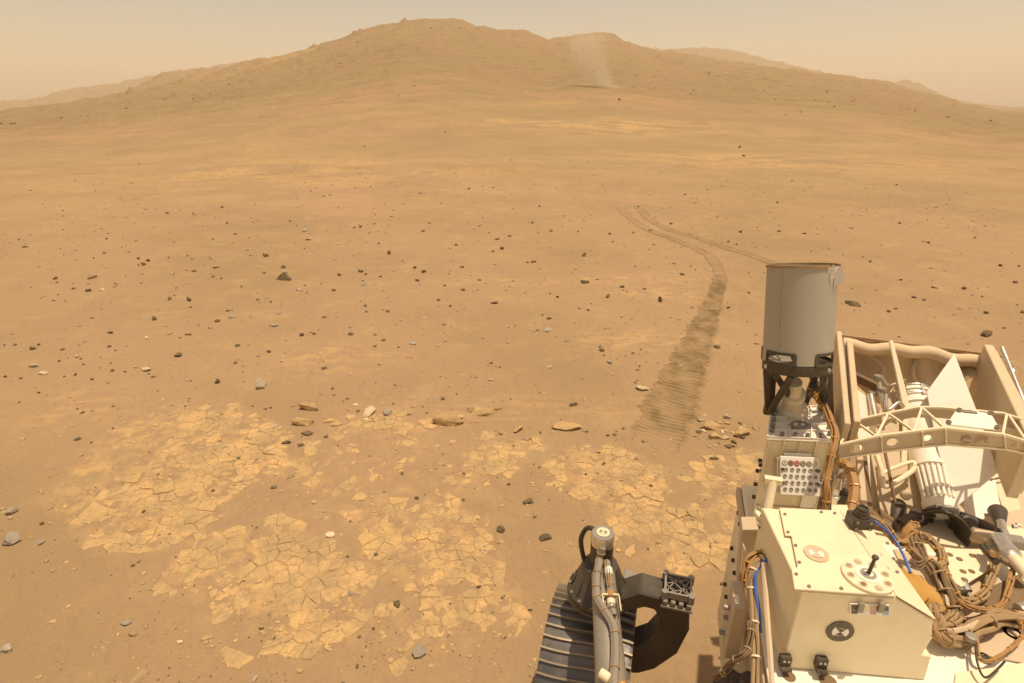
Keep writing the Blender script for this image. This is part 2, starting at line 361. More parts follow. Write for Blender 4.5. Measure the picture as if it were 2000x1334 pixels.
build_track([(1236, 960, .28), (1280, 870, .31), (1316, 780, .33), (1350, 700, .28), (1382, 620, .22), (1400, 570, .17), (1407, 540, .15), (1400, 518, .16)], True, 1.45, 1, 0.009,
            'broad dark wheel track with tread bars running away from the wheel', dirs=0.6)
build_track([(1407, 545, .14), (1399, 517, .16), (1384, 499, .16), (1345, 480, .15), (1300, 462, .14), (1262, 447, .14), (1232, 428, .15), (1214, 408, .17), (1212, 392, .17)],
            False, 0.62, 2, 0.05, 'thin dark wheel track curving left across the far plain')
build_track([(1560, 534, .14), (1500, 512, .14), (1440, 491, .14), (1375, 470, .14), (1310, 450, .14), (1268, 427, .15), (1250, 408, .16), (1240, 390, .17)],
            False, 0.58, 3, 0.05, 'second thin wheel track passing behind the antenna drum')

# ------------------------------------------------------------------ fractured pale bedrock: slabs set in the sand
rng = np.random.RandomState(3)
def jitter_points(x0, x1, y0, y1, sp, drop=0.0):
    jj, ii = np.meshgrid(np.arange(int((y1 - y0) / sp)), np.arange(int((x1 - x0) / sp)), indexing='ij')
    P = np.stack([x0 + (ii + .5 * (jj % 2) + rng.uniform(-.5, .5, ii.shape)) * sp, y0 + (jj + rng.uniform(-.5, .5, ii.shape)) * sp], -1).reshape(-1, 2)
    return P[rng.rand(len(P)) >= drop]
def voronoi_cell(p, pts, sp):
    poly = [np.array(p) + np.array(c) * sp * 2.2 for c in ((-1, -1), (1, -1), (1, 1), (-1, 1))]
    dd = np.hypot(*(pts - p).T); near = pts[(dd > 1e-9) & (dd < sp * 4)]; near = near[np.argsort(np.hypot(*(near - p).T))]
    for q in near:
        mid = (p + q) / 2; n = q - p; np_ = []
        ds = [(a - mid) @ n for a in poly]
        if max(ds) <= 0: continue
        for k in range(len(poly)):
            a, b, da, db = poly[k], poly[(k + 1) % len(poly)], ds[k], ds[(k + 1) % len(poly)]
            if da <= 0: np_.append(a)
            if da * db < 0: np_.append(a + (b - a) * da / (da - db))
        poly = np_
        if len(poly) < 3: return None
    return poly
def parea(q): return 0.5 * abs(sum(a[0] * b[1] - a[1] * b[0] for a, b in zip(q, q[1:] + q[:1])))
def slab_geo(V, F, poly, gap, top, thick, tilt, seed):
    c = sum(poly) / len(poly); ring = []
    for A, B in zip(poly, poly[1:] + poly[:1]):
        m = max(1, int(math.hypot(*(B - A)) / 0.011))
        for t in range(m): ring.append(A + (B - A) * (t / m))
    if len(ring) < 4: return
    ring = np.array(ring); d = c - ring; dl = np.hypot(d[:, 0], d[:, 1]) + 1e-9
    nz = 0.0036 * pnoise(ring[:, 0] / .03, ring[:, 1] / .03, seed) + 0.0022 * pnoise(ring[:, 0] / .011, ring[:, 1] / .011, seed + 1)
    ring = ring + d / dl[:, None] * np.minimum(np.maximum(gap + nz, 0), dl * .7)[:, None]
    n = len(ring); b0 = len(V); g0 = 0.0
    for lv, (sc_, dz) in enumerate(((1.0, -thick), (1.0, -0.003), (0.93, 0.0), (0.5, 0.0010))):
        q = c + (ring - c) * sc_; bz = pnoise(q[:, 0] / .05, q[:, 1] / .05, 77) * 0.0025 if lv else 0
        zz = g0 + top + dz + bz + (q - c) @ tilt
        V.extend(zip(q[:, 0].tolist(), q[:, 1].tolist(), zz.tolist()))
    for lv in range(3):
        for k in range(n): F.append((b0 + lv * n + k, b0 + lv * n + (k + 1) % n, b0 + (lv + 1) * n + (k + 1) % n, b0 + (lv + 1) * n + k))
    V.append((c[0], c[1], g0 + top + 0.0025)); ci = len(V) - 1
    for k in range(n): F.append((b0 + 3 * n + k, b0 + 3 * n + (k + 1) % n, ci))
def lift(V):
    a = np.array(V); a[:, 2] += base_height(a[:1, 0], a[:1, 1])[0]; return a.tolist()
def build_slabs():
    sp = 0.052; pts = jitter_points(-2.2, 1.7, 1.3, 3.9, sp, 0.38); big = jitter_points(-2.3, 1.8, 1.2, 4.0, 0.135)
    dens = patch_density(pts[:, 0], pts[:, 1]); gate = 0.40 + 0.62 * fbm(pts[:, 0] / .16, pts[:, 1] / .12, 3, 141)
    keep = np.where((dens > 0) & (gate < dens * 1.12))[0]
    wp = pts + 0.03 * np.stack([pnoise(pts[:, 0] / .07, pts[:, 1] / .07, 5), pnoise(pts[:, 0] / .07, pts[:, 1] / .07, 6)], 1)
    own = np.argmin(((wp[:, None, :] - big[None]) ** 2).sum(-1), 1) if len(wp) * len(big) < 4e6 else np.array([np.argmin(((w - big) ** 2).sum(1)) for w in wp])
    groups = {}
    for k in keep: groups.setdefault(int(own[k]), []).append(k)
    small = []
    for gi, (g, ks) in enumerate(sorted(groups.items(), key=lambda t: -len(t[1]))):
        top = 0.0022 + 0.0016 * rng.normal() - 0.002 * (dens[ks[0]] < .5); tilt = rng.normal(size=2) * 0.007; V, F = [], []; gc = pts[ks].mean(0)
        for k in ks:
            poly = voronoi_cell(pts[k], pts, sp)
            if poly is None or parea(poly) < 1.5e-4: continue
            c = sum(poly) / len(poly); slab_geo(V, F, poly, 0.0004, top + rng.normal() * .0006 + tilt @ (c - gc), 0.03, tilt, int(rng.randint(900)))
        if not F: continue
        if gi < 300:
            me = bpy.data.meshes.new('bedrock_slab'); me.from_pydata(lift(V), [], F); link('bedrock_slab', me, M_SLAB, GROUND)
        else: small.append((lift(V), F))
    # small flakes and chips of the same rock between the slabs
    V, F = [], []
    for v, f in small:
        b0 = len(V); V += v; F += [tuple(k + b0 for k in q) for q in f]
    qx = rng.uniform(60, 1490, 16000); qy = rng.uniform(790, 1334, 16000)
    G = np.array([Zp(a, b, 0.0) for a, b in zip(qx, qy)]); D = patch_density(G[:, 0], G[:, 1])
    ok = rng.rand(len(G)) < 0.30 * D + np.where((qy < 1000), 0.06, 0.012)
    G = G[ok][:1300]; GZ = height(G[:, 0], G[:, 1])
    for g, z in zip(G, GZ):
        s = abs(rng.normal()) * 0.006 + 0.0045; k = rng.randint(5, 8); a0 = rng.rand() * 6.28
        poly = [np.array([g[0] + s * rng.uniform(.6, 1.2) * math.cos(a0 + t * 6.283 / k) * 1.2, g[1] + s * rng.uniform(.6, 1.2) * math.sin(a0 + t * 6.283 / k)]) for t in range(k)]
        b0 = len(V); h = s * rng.uniform(.06, .30)
        for dz, sc_ in ((-0.01, 1.0), (h, 0.8)):
            c = sum(poly) / k
            for q in poly: e = c + (q - c) * sc_; V.append((e[0], e[1], z + dz + rng.normal() * h * .15))
        F += [(b0 + t, b0 + (t + 1) % k, b0 + k + (t + 1) % k, b0 + k + t) for t in range(k)] + [tuple(b0 + k + t for t in range(k))]
    me = bpy.data.meshes.new('bedrock_chips'); me.from_pydata(V, [], F); o = link('bedrock_chips', me, M_SLAB, GROUND); o['kind'] = 'stuff'
build_slabs()

# ------------------------------------------------------------------ pebbles: uncountable gravel on the sand
def pebble_field(name, mat, n, seed, smin, smax, label, rng_r=(1.3, 22)):
    R = np.random.RandomState(seed); t = (1 + 5 ** .5) / 2
    ico = np.array([(-1, t, 0), (1, t, 0), (-1, -t, 0), (1, -t, 0), (0, -1, t), (0, 1, t), (0, -1, -t), (0, 1, -t), (t, 0, -1), (t, 0, 1), (-t, 0, -1), (-t, 0, 1)]) / math.sqrt(1 + t * t)
    fc = np.array([(0, 11, 5), (0, 5, 1), (0, 1, 7), (0, 7, 10), (0, 10, 11), (1, 5, 9), (5, 11, 4), (11, 10, 2), (10, 7, 6), (7, 1, 8), (3, 9, 4), (3, 4, 2), (3, 2, 6), (3, 6, 8), (3, 8, 9), (4, 9, 5), (2, 4, 11), (6, 2, 10), (8, 6, 7), (9, 8, 1)])
    r = np.exp(R.uniform(math.log(rng_r[0]), math.log(rng_r[1]), n)); az = np.radians(R.uniform(-50, 50, n))
    x = r * np.sin(az); y = r * np.cos(az); clump = fbm(x / .8, y / .5, 3, seed); k = R.rand(n) < 0.35 + 0.9 * sstep(-.3, .5, clump); x, y, r = x[k], y[k], r[k]; n = len(x)
    z = height(x, y)
    s = smin * (1 + R.pareto(2.2, n)); s = np.minimum(s, smax) * np.clip((r / 3.0), 0.75, 4.0) ** 0.75
    V = ico[None] * R.uniform(.6, 1.25, (n, 12, 1)) * np.stack([R.uniform(.8, 1.3, n), R.uniform(.8, 1.3, n), R.uniform(.5, .9, n)], 1)[:, None, :] * s[:, None, None]
    V = V + np.stack([x, y, z + s * .15], 1)[:, None, :]
    F = (fc[None] + (np.arange(n) * 12)[:, None, None]).reshape(-1, 3)
    me = bpy.data.meshes.new(name); me.from_pydata(V.reshape(-1, 3).tolist(), [], F.tolist()); o = link(name, me, mat)
    return tag(o, label, 'gravel', None, 'stuff')
pebble_field('gravel', M_RDARK, 2600, 21, 0.0028, 0.013, 'dark fine gravel strewn over the sand')
pebble_field('gravel', M_RTAN, 9000, 22, 0.0028, 0.012, 'tan fine gravel strewn over the sand')

def hill_rubble():
    R = np.random.RandomState(44); X, Y, S = [], [], []
    for px, r, sx, sy, n, sm in [(430, 150, 22, 5, 60, .22), (530, 160, 18, 6, 60, .22), (620, 165, 16, 6, 40, .2), (860, 260, 10, 12, 50, .3), (900, 285, 6, 8, 35, .3), (800, 250, 16, 16, 30, .25), (20, 120, 7, 6, 60, .25), (960, 300, 6, 5, 20, .4),
                                 (1400, 210, 6, 5, 30, .35), (1430, 240, 6, 5, 26, .35), (1170, 120, 12, 6, 60, .18), (1280, 90, 12, 4, 70, .15), (1850, 130, 10, 14, 60, .2), (1700, 120, 14, 12, 50, .18), (1500, 150, 14, 16, 60, .2), (700, 250, 14, 14, 40, .3)]:
        d = ray(px, 200); a = math.atan2(d[0], d[1])
        X.append(r * math.sin(a) + R.normal(size=n) * sx); Y.append(r * math.cos(a) + R.normal(size=n) * sy); S.append(sm * .42 * (.5 + R.pareto(2.5, n)).clip(0, 2.4))
    n = 90; a = np.radians(R.uniform(-45, 45, n)); r = np.exp(R.uniform(3.2, 5.7, n)); X.append(r * np.sin(a)); Y.append(r * np.cos(a)); S.append(.0007 * r * (.5 + R.pareto(2.5, n)).clip(0, 2.5))
    x, y, s = np.concatenate(X), np.concatenate(Y), np.concatenate(S); z = height(x, y); V, F = [], []
    for i in range(len(x)):
        b = len(V)
        for lv, (q, h) in enumerate(((1.0, -.3), (.95, .35), (.45, .8))):
            for k in range(6): t = k * 1.047 + lv * .3; V.append((x[i] + s[i] * q * R.uniform(.7, 1.3) * math.cos(t), y[i] + s[i] * q * R.uniform(.7, 1.3) * math.sin(t), z[i] + s[i] * h * R.uniform(.8, 1.1)))
        F += [(b + l * 6 + k, b + l * 6 + (k + 1) % 6, b + l * 6 + 6 + (k + 1) % 6, b + l * 6 + 6 + k) for l in (0, 1) for k in range(6)] + [tuple(range(b + 12, b + 18))]
    me = bpy.data.meshes.new('hillside_rubble'); me.from_pydata(V, [], F); tag(link('hillside_rubble', me, rock_mat('hill_rock', (0.17, 0.118, 0.06), (0.24, 0.165, 0.085), SAND_D, 0.6, 2.0)), 'dark broken rubble dotted over the far slopes', 'rubble', None, 'stuff')
hill_rubble()
# ------------------------------------------------------------------ rocks
def rock_mesh(seed, npts=16, sub=2, flat=0.75, rough=0.06, tab=False):
    R = random.Random(seed); bm = bmesh.new()
    if tab == 'wedge':
        for p in ((-1, -.55, -.3), (1, -.5, -.3), (.95, .6, -.3), (-.8, .6, -.3), (-.12, -.05, .62), (.3, .15, .55), (-.95, -.5, -.1), (.95, -.4, -.08)): bm.verts.new(p)
    for _ in range(0 if tab == 'wedge' else npts):
        v = Vector((R.gauss(0, 1), R.gauss(0, 1), R.gauss(0, 1))).normalized() * R.uniform(.8, 1.05)
        if tab: v.z = max(-.55, min(.45, v.z * 2))
        bm.verts.new((v.x, v.y * R.uniform(.75, 1.0), v.z * flat))
    h = bmesh.ops.convex_hull(bm, input=bm.verts[:])
    bmesh.ops.delete(bm, geom=list({g for g in h['geom_interior'] + h['geom_unused'] if isinstance(g, bmesh.types.BMVert)}), context='VERTS')
    bmesh.ops.bevel(bm, geom=bm.edges[:] + bm.verts[:], offset=0.06, segments=1, affect='EDGES', clamp_overlap=True)
    bmesh.ops.triangulate(bm, faces=bm.faces[:])
    for _ in range(sub): bmesh.ops.subdivide_edges(bm, edges=[e for e in bm.edges if e.calc_length() > 0.16], cuts=1, use_grid_fill=False); bmesh.ops.triangulate(bm, faces=bm.faces[:])
    o = Vector((seed * 3.1, seed * 1.7, 0))
    for v in bm.verts:
        n = mnoise.noise_vector(v.co * 2.6 + o) * rough + mnoise.noise_vector(v.co * 7 + o) * rough * .5
        v.co += n
    bmesh.ops.recalc_face_normals(bm, faces=bm.faces[:])
    me = bpy.data.meshes.new('rock'); bm.to_mesh(me); bm.free(); return me
_cache = {}
def place_rock(px, py, w, h, tone, label=None, cat='rock', group=None, seed=0, kind='ang', rot=None):
    """px,py: centre of the rock in the photograph, w,h its size there"""
    M = {'d': M_RDARK, 'g': M_RGREY, 't': M_RTAN, 'p': M_RPALE, 's': M_SLAB}[tone]
    base = on_ground(px, py + h * .42); d = depth(base); R = random.Random(seed * 77 + int(px) * 3 + int(py))
    hw = w / FPX * d / 2; el = math.atan2(2.0 - base[2], math.hypot(base[0], base[1]))
    hh = h / FPX * d; full = max((hh - 2 * hw * .8 * math.sin(el)) / max(math.cos(el), .3), hw * .5)
    if kind == 'wedge': rot = -.15
    if kind == 'tab': full = max(hw * .12, min(hw * .55, hh * .8)); rot = R.uniform(-.25, .25)
    var = R.randrange(9) if group else seed + 100
    key = (kind, var, tone)
    if key not in _cache:
        me = rock_mesh(var * 7 + len(kind), {'ang': 13, 'rnd': 30, 'tab': 16, 'wedge': 8}[kind], 1 if group else 2, {'ang': .8, 'rnd': .75, 'tab': .8, 'wedge': 1}[kind], .05 if kind == 'rnd' else .09, 'wedge' if kind == 'wedge' else kind == 'tab'); me.materials.append(M); _cache[key] = me
    o = link('rock', _cache[key])
    top = max(v.co.z for v in _cache[key].vertices); bot = min(v.co.z for v in _cache[key].vertices)
    o.scale = (hw * 1.18, hw * (R.uniform(.45, .7) if kind == 'tab' else R.uniform(.8, 1.1)), full / (top - bot) * 1.3)
    o.rotation_euler = (R.uniform(-.15, .15), R.uniform(-.15, .15), R.uniform(0, 6.28) if rot is None else rot)
    back = np.array([base[0], base[1]]) / math.hypot(base[0], base[1]) * hw * .55
    z = hgt(base[0] + back[0], base[1] + back[1])
    o.location = (base[0] + back[0], base[1] + back[1], z - bot * o.scale[2] - .34 * full)
    return tag(o, label, cat, group)
NAMED = [  # px, py, w, h, tone, shape, label
 (555, 540, 27, 19, 'd', 'wedge', 'largest dark wedge-shaped rock on the far left plain'), (553, 521, 11, 8, 'd', 'ang', 'small dark rock just behind the large dark wedge rock'), (558, 531, 14, 9, 'g', 'ang', 'bluish grey rock touching the back of the dark wedge rock'),
 (180, 539, 21, 12, 't', 'ang', 'tan rock with sunlit top on the far left plain'), (596, 449, 13, 9, 'g', 'ang', 'light grey rock standing alone high on the plain'), (519, 497, 14, 10, 't', 'ang', 'pale topped rock behind and left of the dark wedge rock'),
 (422, 520, 14, 10, 't', 'tab', 'blocky flat topped tan rock on the left plain'), (369, 583, 13, 11, 'd', 'ang', 'dark pointed rock on the left plain nearer than the wedge rock'), (300, 621, 14, 10, 'd', 'ang', 'dark rock with tan top left of the small grey pair'),
 (455, 618, 14, 9, 'g', 'ang', 'pale bluish rock with a dark sliver behind it'), (535, 634, 17, 9, 'g', 'rnd', 'pale grey rounded rock on the left plain'), (367, 652, 18, 8, 't', 'tab', 'flat light rock overhanging a dark underside'),
 (349, 692, 17, 11, 'd', 'ang', 'dark block of rock above the bedrock, left of centre'), (67, 714, 20, 9, 'g', 'tab', 'long grey sliver of rock near the left edge'), (86, 728, 17, 9, 'p', 'rnd', 'pale low rock near the left edge'), (286, 721, 23, 9, 'p', 'rnd', 'low pale rounded rock left of the dark block'),
 (424, 744, 13, 13, 'd', 'ang', 'upright brown rock left of the tall pale rock'), (513, 748, 26, 27, 'g', 'ang', 'tall pale grey rock with dark base above the bedrock'), (1070, 643, 21, 12, 'g', 'ang', 'bluish grey rock in the middle of the plain'),
 (1191, 706, 18, 11, 'g', 'ang', 'grey rock with dark side left of the wheel track'), (1254, 757, 26, 14, 'p', 'rnd', 'pale smooth rock beside the wheel track'), (1288, 584, 14, 15, 'd', 'ang', 'dark jagged rock left of the far end of the track'), (1187, 578, 11, 9, 'd', 'ang', 'small dark rock on a pale streak of outcrop'),
 (1144, 551, 20, 8, 'd', 'tab', 'low dark broken rock on the middle plain'), (1140, 497, 11, 10, 'd', 'ang', 'dark rock farther out on the middle plain'), (964, 591, 15, 8, 'd', 'tab', 'flat dark rock in the middle of the plain'), (806, 669, 15, 9, 'g', 'rnd', 'rounded grey rock with dark side near the centre'),
 (869, 632, 13, 8, 't', 'ang', 'tan and grey rock near the centre of the plain'), (1400, 676, 17, 10, 'd', 'ang', 'dark rock at the right edge of the wheel track'), (1665, 592, 34, 13, 'd', 'ang', 'dark broad rock just right of the antenna drum'), (1925, 650, 25, 15, 'd', 'rnd', 'dark rock at the far right above the rover'),
 (872, 825, 62, 24, 's', 'tab', 'thick pale ledge rock with dark undercut at the top of the bedrock'), (918, 799, 22, 13, 't', 'ang', 'tan rock at the left end of the thin ledge'), (942, 811, 58, 10, 's', 'tab', 'thin pale ledge behind the thick ledge rock'), (967, 801, 26, 7, 't', 'tab', 'small flat ledge right of the tan rock'),
 (722, 803, 37, 20, 'p', 'rnd', 'smooth cream coloured cobble'), (757, 803, 25, 16, 'g', 'rnd', 'blue grey pitted cobble beside the cream cobble'), (609, 799, 52, 14, 's', 'tab', 'pale flat slab left of the cream cobble'), (593, 823, 40, 24, 's', 'tab', 'pale triangular slab below the flat slab'),
 (603, 845, 27, 14, 'd', 'ang', 'dark layered rock below the pale slabs'), (559, 866, 19, 9, 'd', 'tab', 'low dark rock left of the layered rock'), (587, 869, 13, 8, 'd', 'ang', 'small dark rock below the layered rock'), (539, 832, 17, 9, 'g', 'ang', 'grey rock pair left of the pale slabs'),
 (537, 951, 16, 9, 'd', 'tab', 'dark brown chip rock lying on the left bedrock'), (1032, 978, 22, 17, 'd', 'rnd', 'uppermost of the three dark knobbly rocks above the wheel'), (978, 1032, 19, 17, 'd', 'rnd', 'leftmost of the three dark knobbly rocks above the wheel'), (1065, 1049, 23, 18, 'd', 'rnd', 'knobbly rock nearest the steering actuator'),
 (778, 1180, 22, 14, 'd', 'ang', 'dark rock beside a pale chip on the near bedrock'), (819, 1271, 36, 25, 'g', 'ang', 'angular light grey rock near the bottom centre'), (24, 1050, 40, 30, 'g', 'ang', 'pale grey rock at the left edge with layered underside'), (15, 1265, 36, 26, 'g', 'ang', 'grey rock cut by the lower left edge of the picture'),
 (25, 996, 21, 17, 'g', 'rnd', 'small blue grey rock above the pale left edge rock'), (273, 1327, 42, 20, 't', 'rnd', 'tan rock at the bottom edge, left'), (262, 1238, 21, 12, 't', 'tab', 'thin curved tan flake on the lower left sand'), (247, 1216, 23, 14, 'g', 'ang', 'pale grey stone just above the tan flake'),
 (151, 857, 15, 8, 'd', 'ang', 'dark red stone left of the bedrock'), (1012, 839, 28, 14, 's', 'ang', 'broken pale rock left of the long low ledge'), (1108, 842, 70, 9, 's', 'tab', 'long low pale ledge at the top of the bedrock'), (1420, 812, 17, 15, 'g', 'ang', 'grey rock behind the broken ledges by the rover'),
 (1384, 838, 52, 13, 's', 'tab', 'left of the broken flat ledges beside the rover'), (1398, 853, 40, 14, 's', 'tab', 'front of the broken flat ledges beside the rover'), (1450, 843, 46, 22, 's', 'ang', 'lumpy pale rock nearest the rover body'), (1436, 862, 16, 12, 'd', 'ang', 'dark stone in front of the lumpy pale rock'), (1396, 896, 20, 8, 'd', 'tab', 'dark flat stone below the broken ledges'),
 (686, 1158, 14, 9, 'g', 'ang', 'small blue grey stone on the near bedrock'), (646, 1046, 22, 10, 'p', 'tab', 'pale flat chip rock in the sand between bedrock patches'), (1275, 1020, 12, 8, 'g', 'ang', 'small grey stone right of the steering actuator'), (1205, 260, 7, 4, 'd', 'ang', 'tiny dark boulder far off on the hill slope'),
 (1444, 292, 8, 4, 'd', 'ang', 'upper dark boulder of a pair on the far right slope'), (1452, 304, 8, 4, 'd', 'ang', 'lower dark boulder on the far right slope')]
for i, (px, py, w, h, tn, kd, lb) in enumerate(NAMED): place_rock(px, py, w, h, tn, lb, 'rock', None, i, kd)
SCAT = [(332, 582, 12, 7, 'd'), (225, 555, 10, 8, 'd'), (175, 566, 13, 8, 'd'), (200, 565, 10, 8, 'p'), (108, 543, 9, 7, 'd'), (281, 515, 9, 7, 'd'), (290, 508, 7, 6, 'd'), (271, 504, 7, 6, 'd'), (425, 626, 11, 8, 'd'), (445, 606, 10, 5, 'd'), (548, 611, 11, 6, 'g'),
 (589, 653, 11, 9, 'd'), (685, 651, 14, 8, 'd'), (734, 652, 9, 8, 't'), (332, 649, 13, 9, 't'), (287, 660, 11, 8, 'p'), (217, 649, 10, 7, 'd'), (122, 681, 10, 6, 'd'), (215, 676, 8, 6, 'd'), (64, 680, 18, 8, 'd'), (150, 695, 10, 7, 'g'), (526, 686, 10, 7, 'd'), (552, 704, 11, 7, 't'),
 (634, 718, 13, 8, 'd'), (465, 674, 14, 6, 'd'), (461, 708, 12, 5, 'd'), (705, 529, 13, 8, 'd'), (663, 536, 10, 7, 'd'), (712, 554, 14, 6, 'g'), (584, 565, 12, 7, 'g'), (652, 566, 9, 6, 'd'), (602, 467, 13, 6, 't'), (705, 442, 8, 5, 'd'), (337, 534, 12, 7, 'g'), (379, 529, 10, 5, 'd'),
 (1214, 559, 11, 7, 'd'), (905, 565, 10, 6, 'd'), (857, 585, 9, 6, 'd'), (815, 547, 11, 6, 'd'), (827, 530, 12, 7, 'd'), (810, 522, 10, 7, 'd'), (902, 521, 14, 5, 'd'), (980, 484, 11, 8, 'd'), (963, 491, 7, 5, 'd'), (1042, 511, 12, 6, 'd'), (1030, 512, 8, 4, 'd'), (1191, 456, 9, 5, 'd'), (1040, 434, 7, 5, 'd'),
 (1072, 621, 12, 7, 'd'), (1108, 664, 14, 7, 'g'), (1072, 716, 14, 8, 't'), (958, 740, 13, 7, 'g'), (1422, 600, 9, 6, 'd'), (1462, 571, 11, 6, 'd'), (1332, 535, 11, 6, 'd'), (760, 493, 10, 9, 'd'), (774, 751, 12, 6, 'g'), (1236, 689, 10, 5, 'd'), (1176, 683, 14, 7, 'd'), (716, 608, 9, 5, 'd'), (758, 608, 12, 5, 'd'),
 (732, 675, 9, 6, 't'), (879, 597, 7, 5, 'd'), (1446, 452, 9, 5, 'd'), (1310, 436, 8, 5, 'd'), (1270, 450, 9, 5, 'd'), (1076, 450, 9, 7, 't'), (970, 467, 8, 4, 'd'), (916, 368, 6, 4, 'd'), (434, 404, 7, 4, 'd'), (327, 416, 6, 4, 'd'), (1784, 580, 10, 6, 'd'), (1883, 562, 10, 7, 'd'), (1825, 560, 12, 6, 't'), (1758, 546, 8, 5, 'd'), (1953, 518, 9, 6, 'd'),
 (1805, 585, 10, 5, 'd'), (1925, 610, 10, 7, 'd'), (1735, 607, 8, 6, 'd'), (1700, 510, 8, 5, 'd'), (1960, 640, 8, 5, 'd'), (568, 931, 15, 7, 't'), (784, 924, 12, 7, 'd'), (1044, 1009, 9, 7, 'd'), (1388, 1068, 9, 6, 'd'), (1411, 1140, 11, 8, 'd'), (352, 1253, 15, 10, 'p'), (82, 1058, 13, 9, 'g'), (499, 1325, 16, 12, 'g'), (300, 1150, 10, 8, 't'), (1180, 905, 10, 6, 'd'),
 (1256, 862, 9, 6, 'd'), (1200, 848, 10, 7, 'd'), (1187, 850, 7, 6, 'd'), (1240, 952, 12, 8, 't'), (1195, 965, 11, 8, 't'), (1271, 948, 9, 8, 'd'), (875, 1240, 10, 8, 'g'), (945, 1075, 9, 6, 'g'), (690, 940, 8, 5, 'g')]
GL = {'d': ('small dark rock scattered on the sandy plain', 'small dark rocks on the plain'), 'g': ('small blue grey stone scattered on the sandy plain', 'small grey stones on the plain'),
      't': ('small tan stone scattered on the sandy plain', 'small tan stones on the plain'), 'p': ('small pale stone scattered on the sandy plain', 'small pale stones on the plain')}
MARKS = [(555, 541, 'the dark wedge rock'), (180, 539, 'the tan far left rock'), (596, 449, 'the lone light grey rock'), (369, 583, 'the dark pointed rock'), (535, 634, 'the pale rounded rock'), (349, 692, 'the dark block rock'),
 (513, 748, 'the tall pale rock'), (286, 721, 'the low pale rock'), (67, 714, 'the grey sliver rock'), (1070, 643, 'the bluish middle rock'), (1254, 757, 'the pale rock beside the track'), (1288, 584, 'the jagged dark rock'), (1140, 497, 'the farther middle rock'),
 (806, 669, 'the rounded grey centre rock'), (964, 591, 'the flat dark centre rock'), (1665, 592, 'the dark rock beside the drum'), (1925, 650, 'the dark far right rock'), (872, 825, 'the undercut ledge rock'), (722, 803, 'the cream cobble'), (1032, 978, 'the upper knobbly rock'),
 (819, 1271, 'the angular grey rock'), (24, 1050, 'the pale left edge rock'), (247, 1216, 'the tan flake'), (1420, 812, 'the broken ledges by the rover')]
ORD = ['nearest', 'second nearest', 'third nearest', 'fourth nearest', 'fifth nearest', 'sixth nearest', 'seventh nearest', 'eighth nearest', 'ninth nearest', 'tenth nearest', 'eleventh nearest', 'twelfth nearest']
SCATTER = []
for i, (px, py, w, h, tn) in enumerate(SCAT): SCATTER.append((px, py, tn, place_rock(px, py, w, h, tn, GL[tn][0], 'rock', GL[tn][1], i)))
R_ = random.Random(8)
for k in range(38):                      # broken bits along the step at the top of the bedrock, densest beside the rover
    px, py = (R_.uniform(1350, 1485), R_.uniform(815, 872)) if k % 5 < 3 else (R_.uniform(540, 1200), R_.uniform(788, 862))
    w = R_.uniform(9, 20); tn = R_.choice('tttpd'); SCATTER.append((px, py, tn, place_rock(px, py, w, w * R_.uniform(.4, .65), tn, GL[tn][0], 'rock', GL[tn][1], 400 + k)))
R_ = random.Random(5); cnt = 0
while cnt < 120:
    px = R_.uniform(5, 1995); py = 395 + 420 * R_.random() ** 0.85
    if px > 1480 and py > 490: continue
    if 1290 < px < 1420 and 500 < py < 860: continue
    if float(fbm(np.array([px / 170.]), np.array([py / 60.]), 2, 7)[0]) < R_.uniform(-.5, .3): continue
    w = R_.uniform(4, 7.5) * (0.75 + (py - 395) / 700); tn = R_.choice('dddddgt')
    SCATTER.append((px, py, tn, place_rock(px, py, w, w * R_.uniform(.55, .8), tn, GL[tn][0], 'rock', GL[tn][1], cnt))); cnt += 1

buckets = {}
for px, py, tn, o in SCATTER:
    mx, my, nm = min(MARKS, key=lambda k: (k[0] - px) ** 2 + ((k[1] - py) * 1.6) ** 2); dx, dy = px - mx, (py - my) * 1.6
    side = ('right of' if dx > 0 else 'left of') if abs(dx) > abs(dy) else ('in front of' if dy > 0 else 'behind')
    buckets.setdefault((tn, nm, side), []).append((math.hypot(dx, dy), o))
TW = {'d': 'dark', 'g': 'blue grey', 't': 'tan', 'p': 'pale'}
for (tn, nm, side), L in buckets.items():
    for k, (_, o) in enumerate(sorted(L, key=lambda t: t[0])): o['label'] = '%s small %s stone %s %s' % (ORD[min(k, 11)], TW[tn], side, nm) if len(L) > 1 else 'the one small %s stone %s %s' % (TW[tn], side, nm)
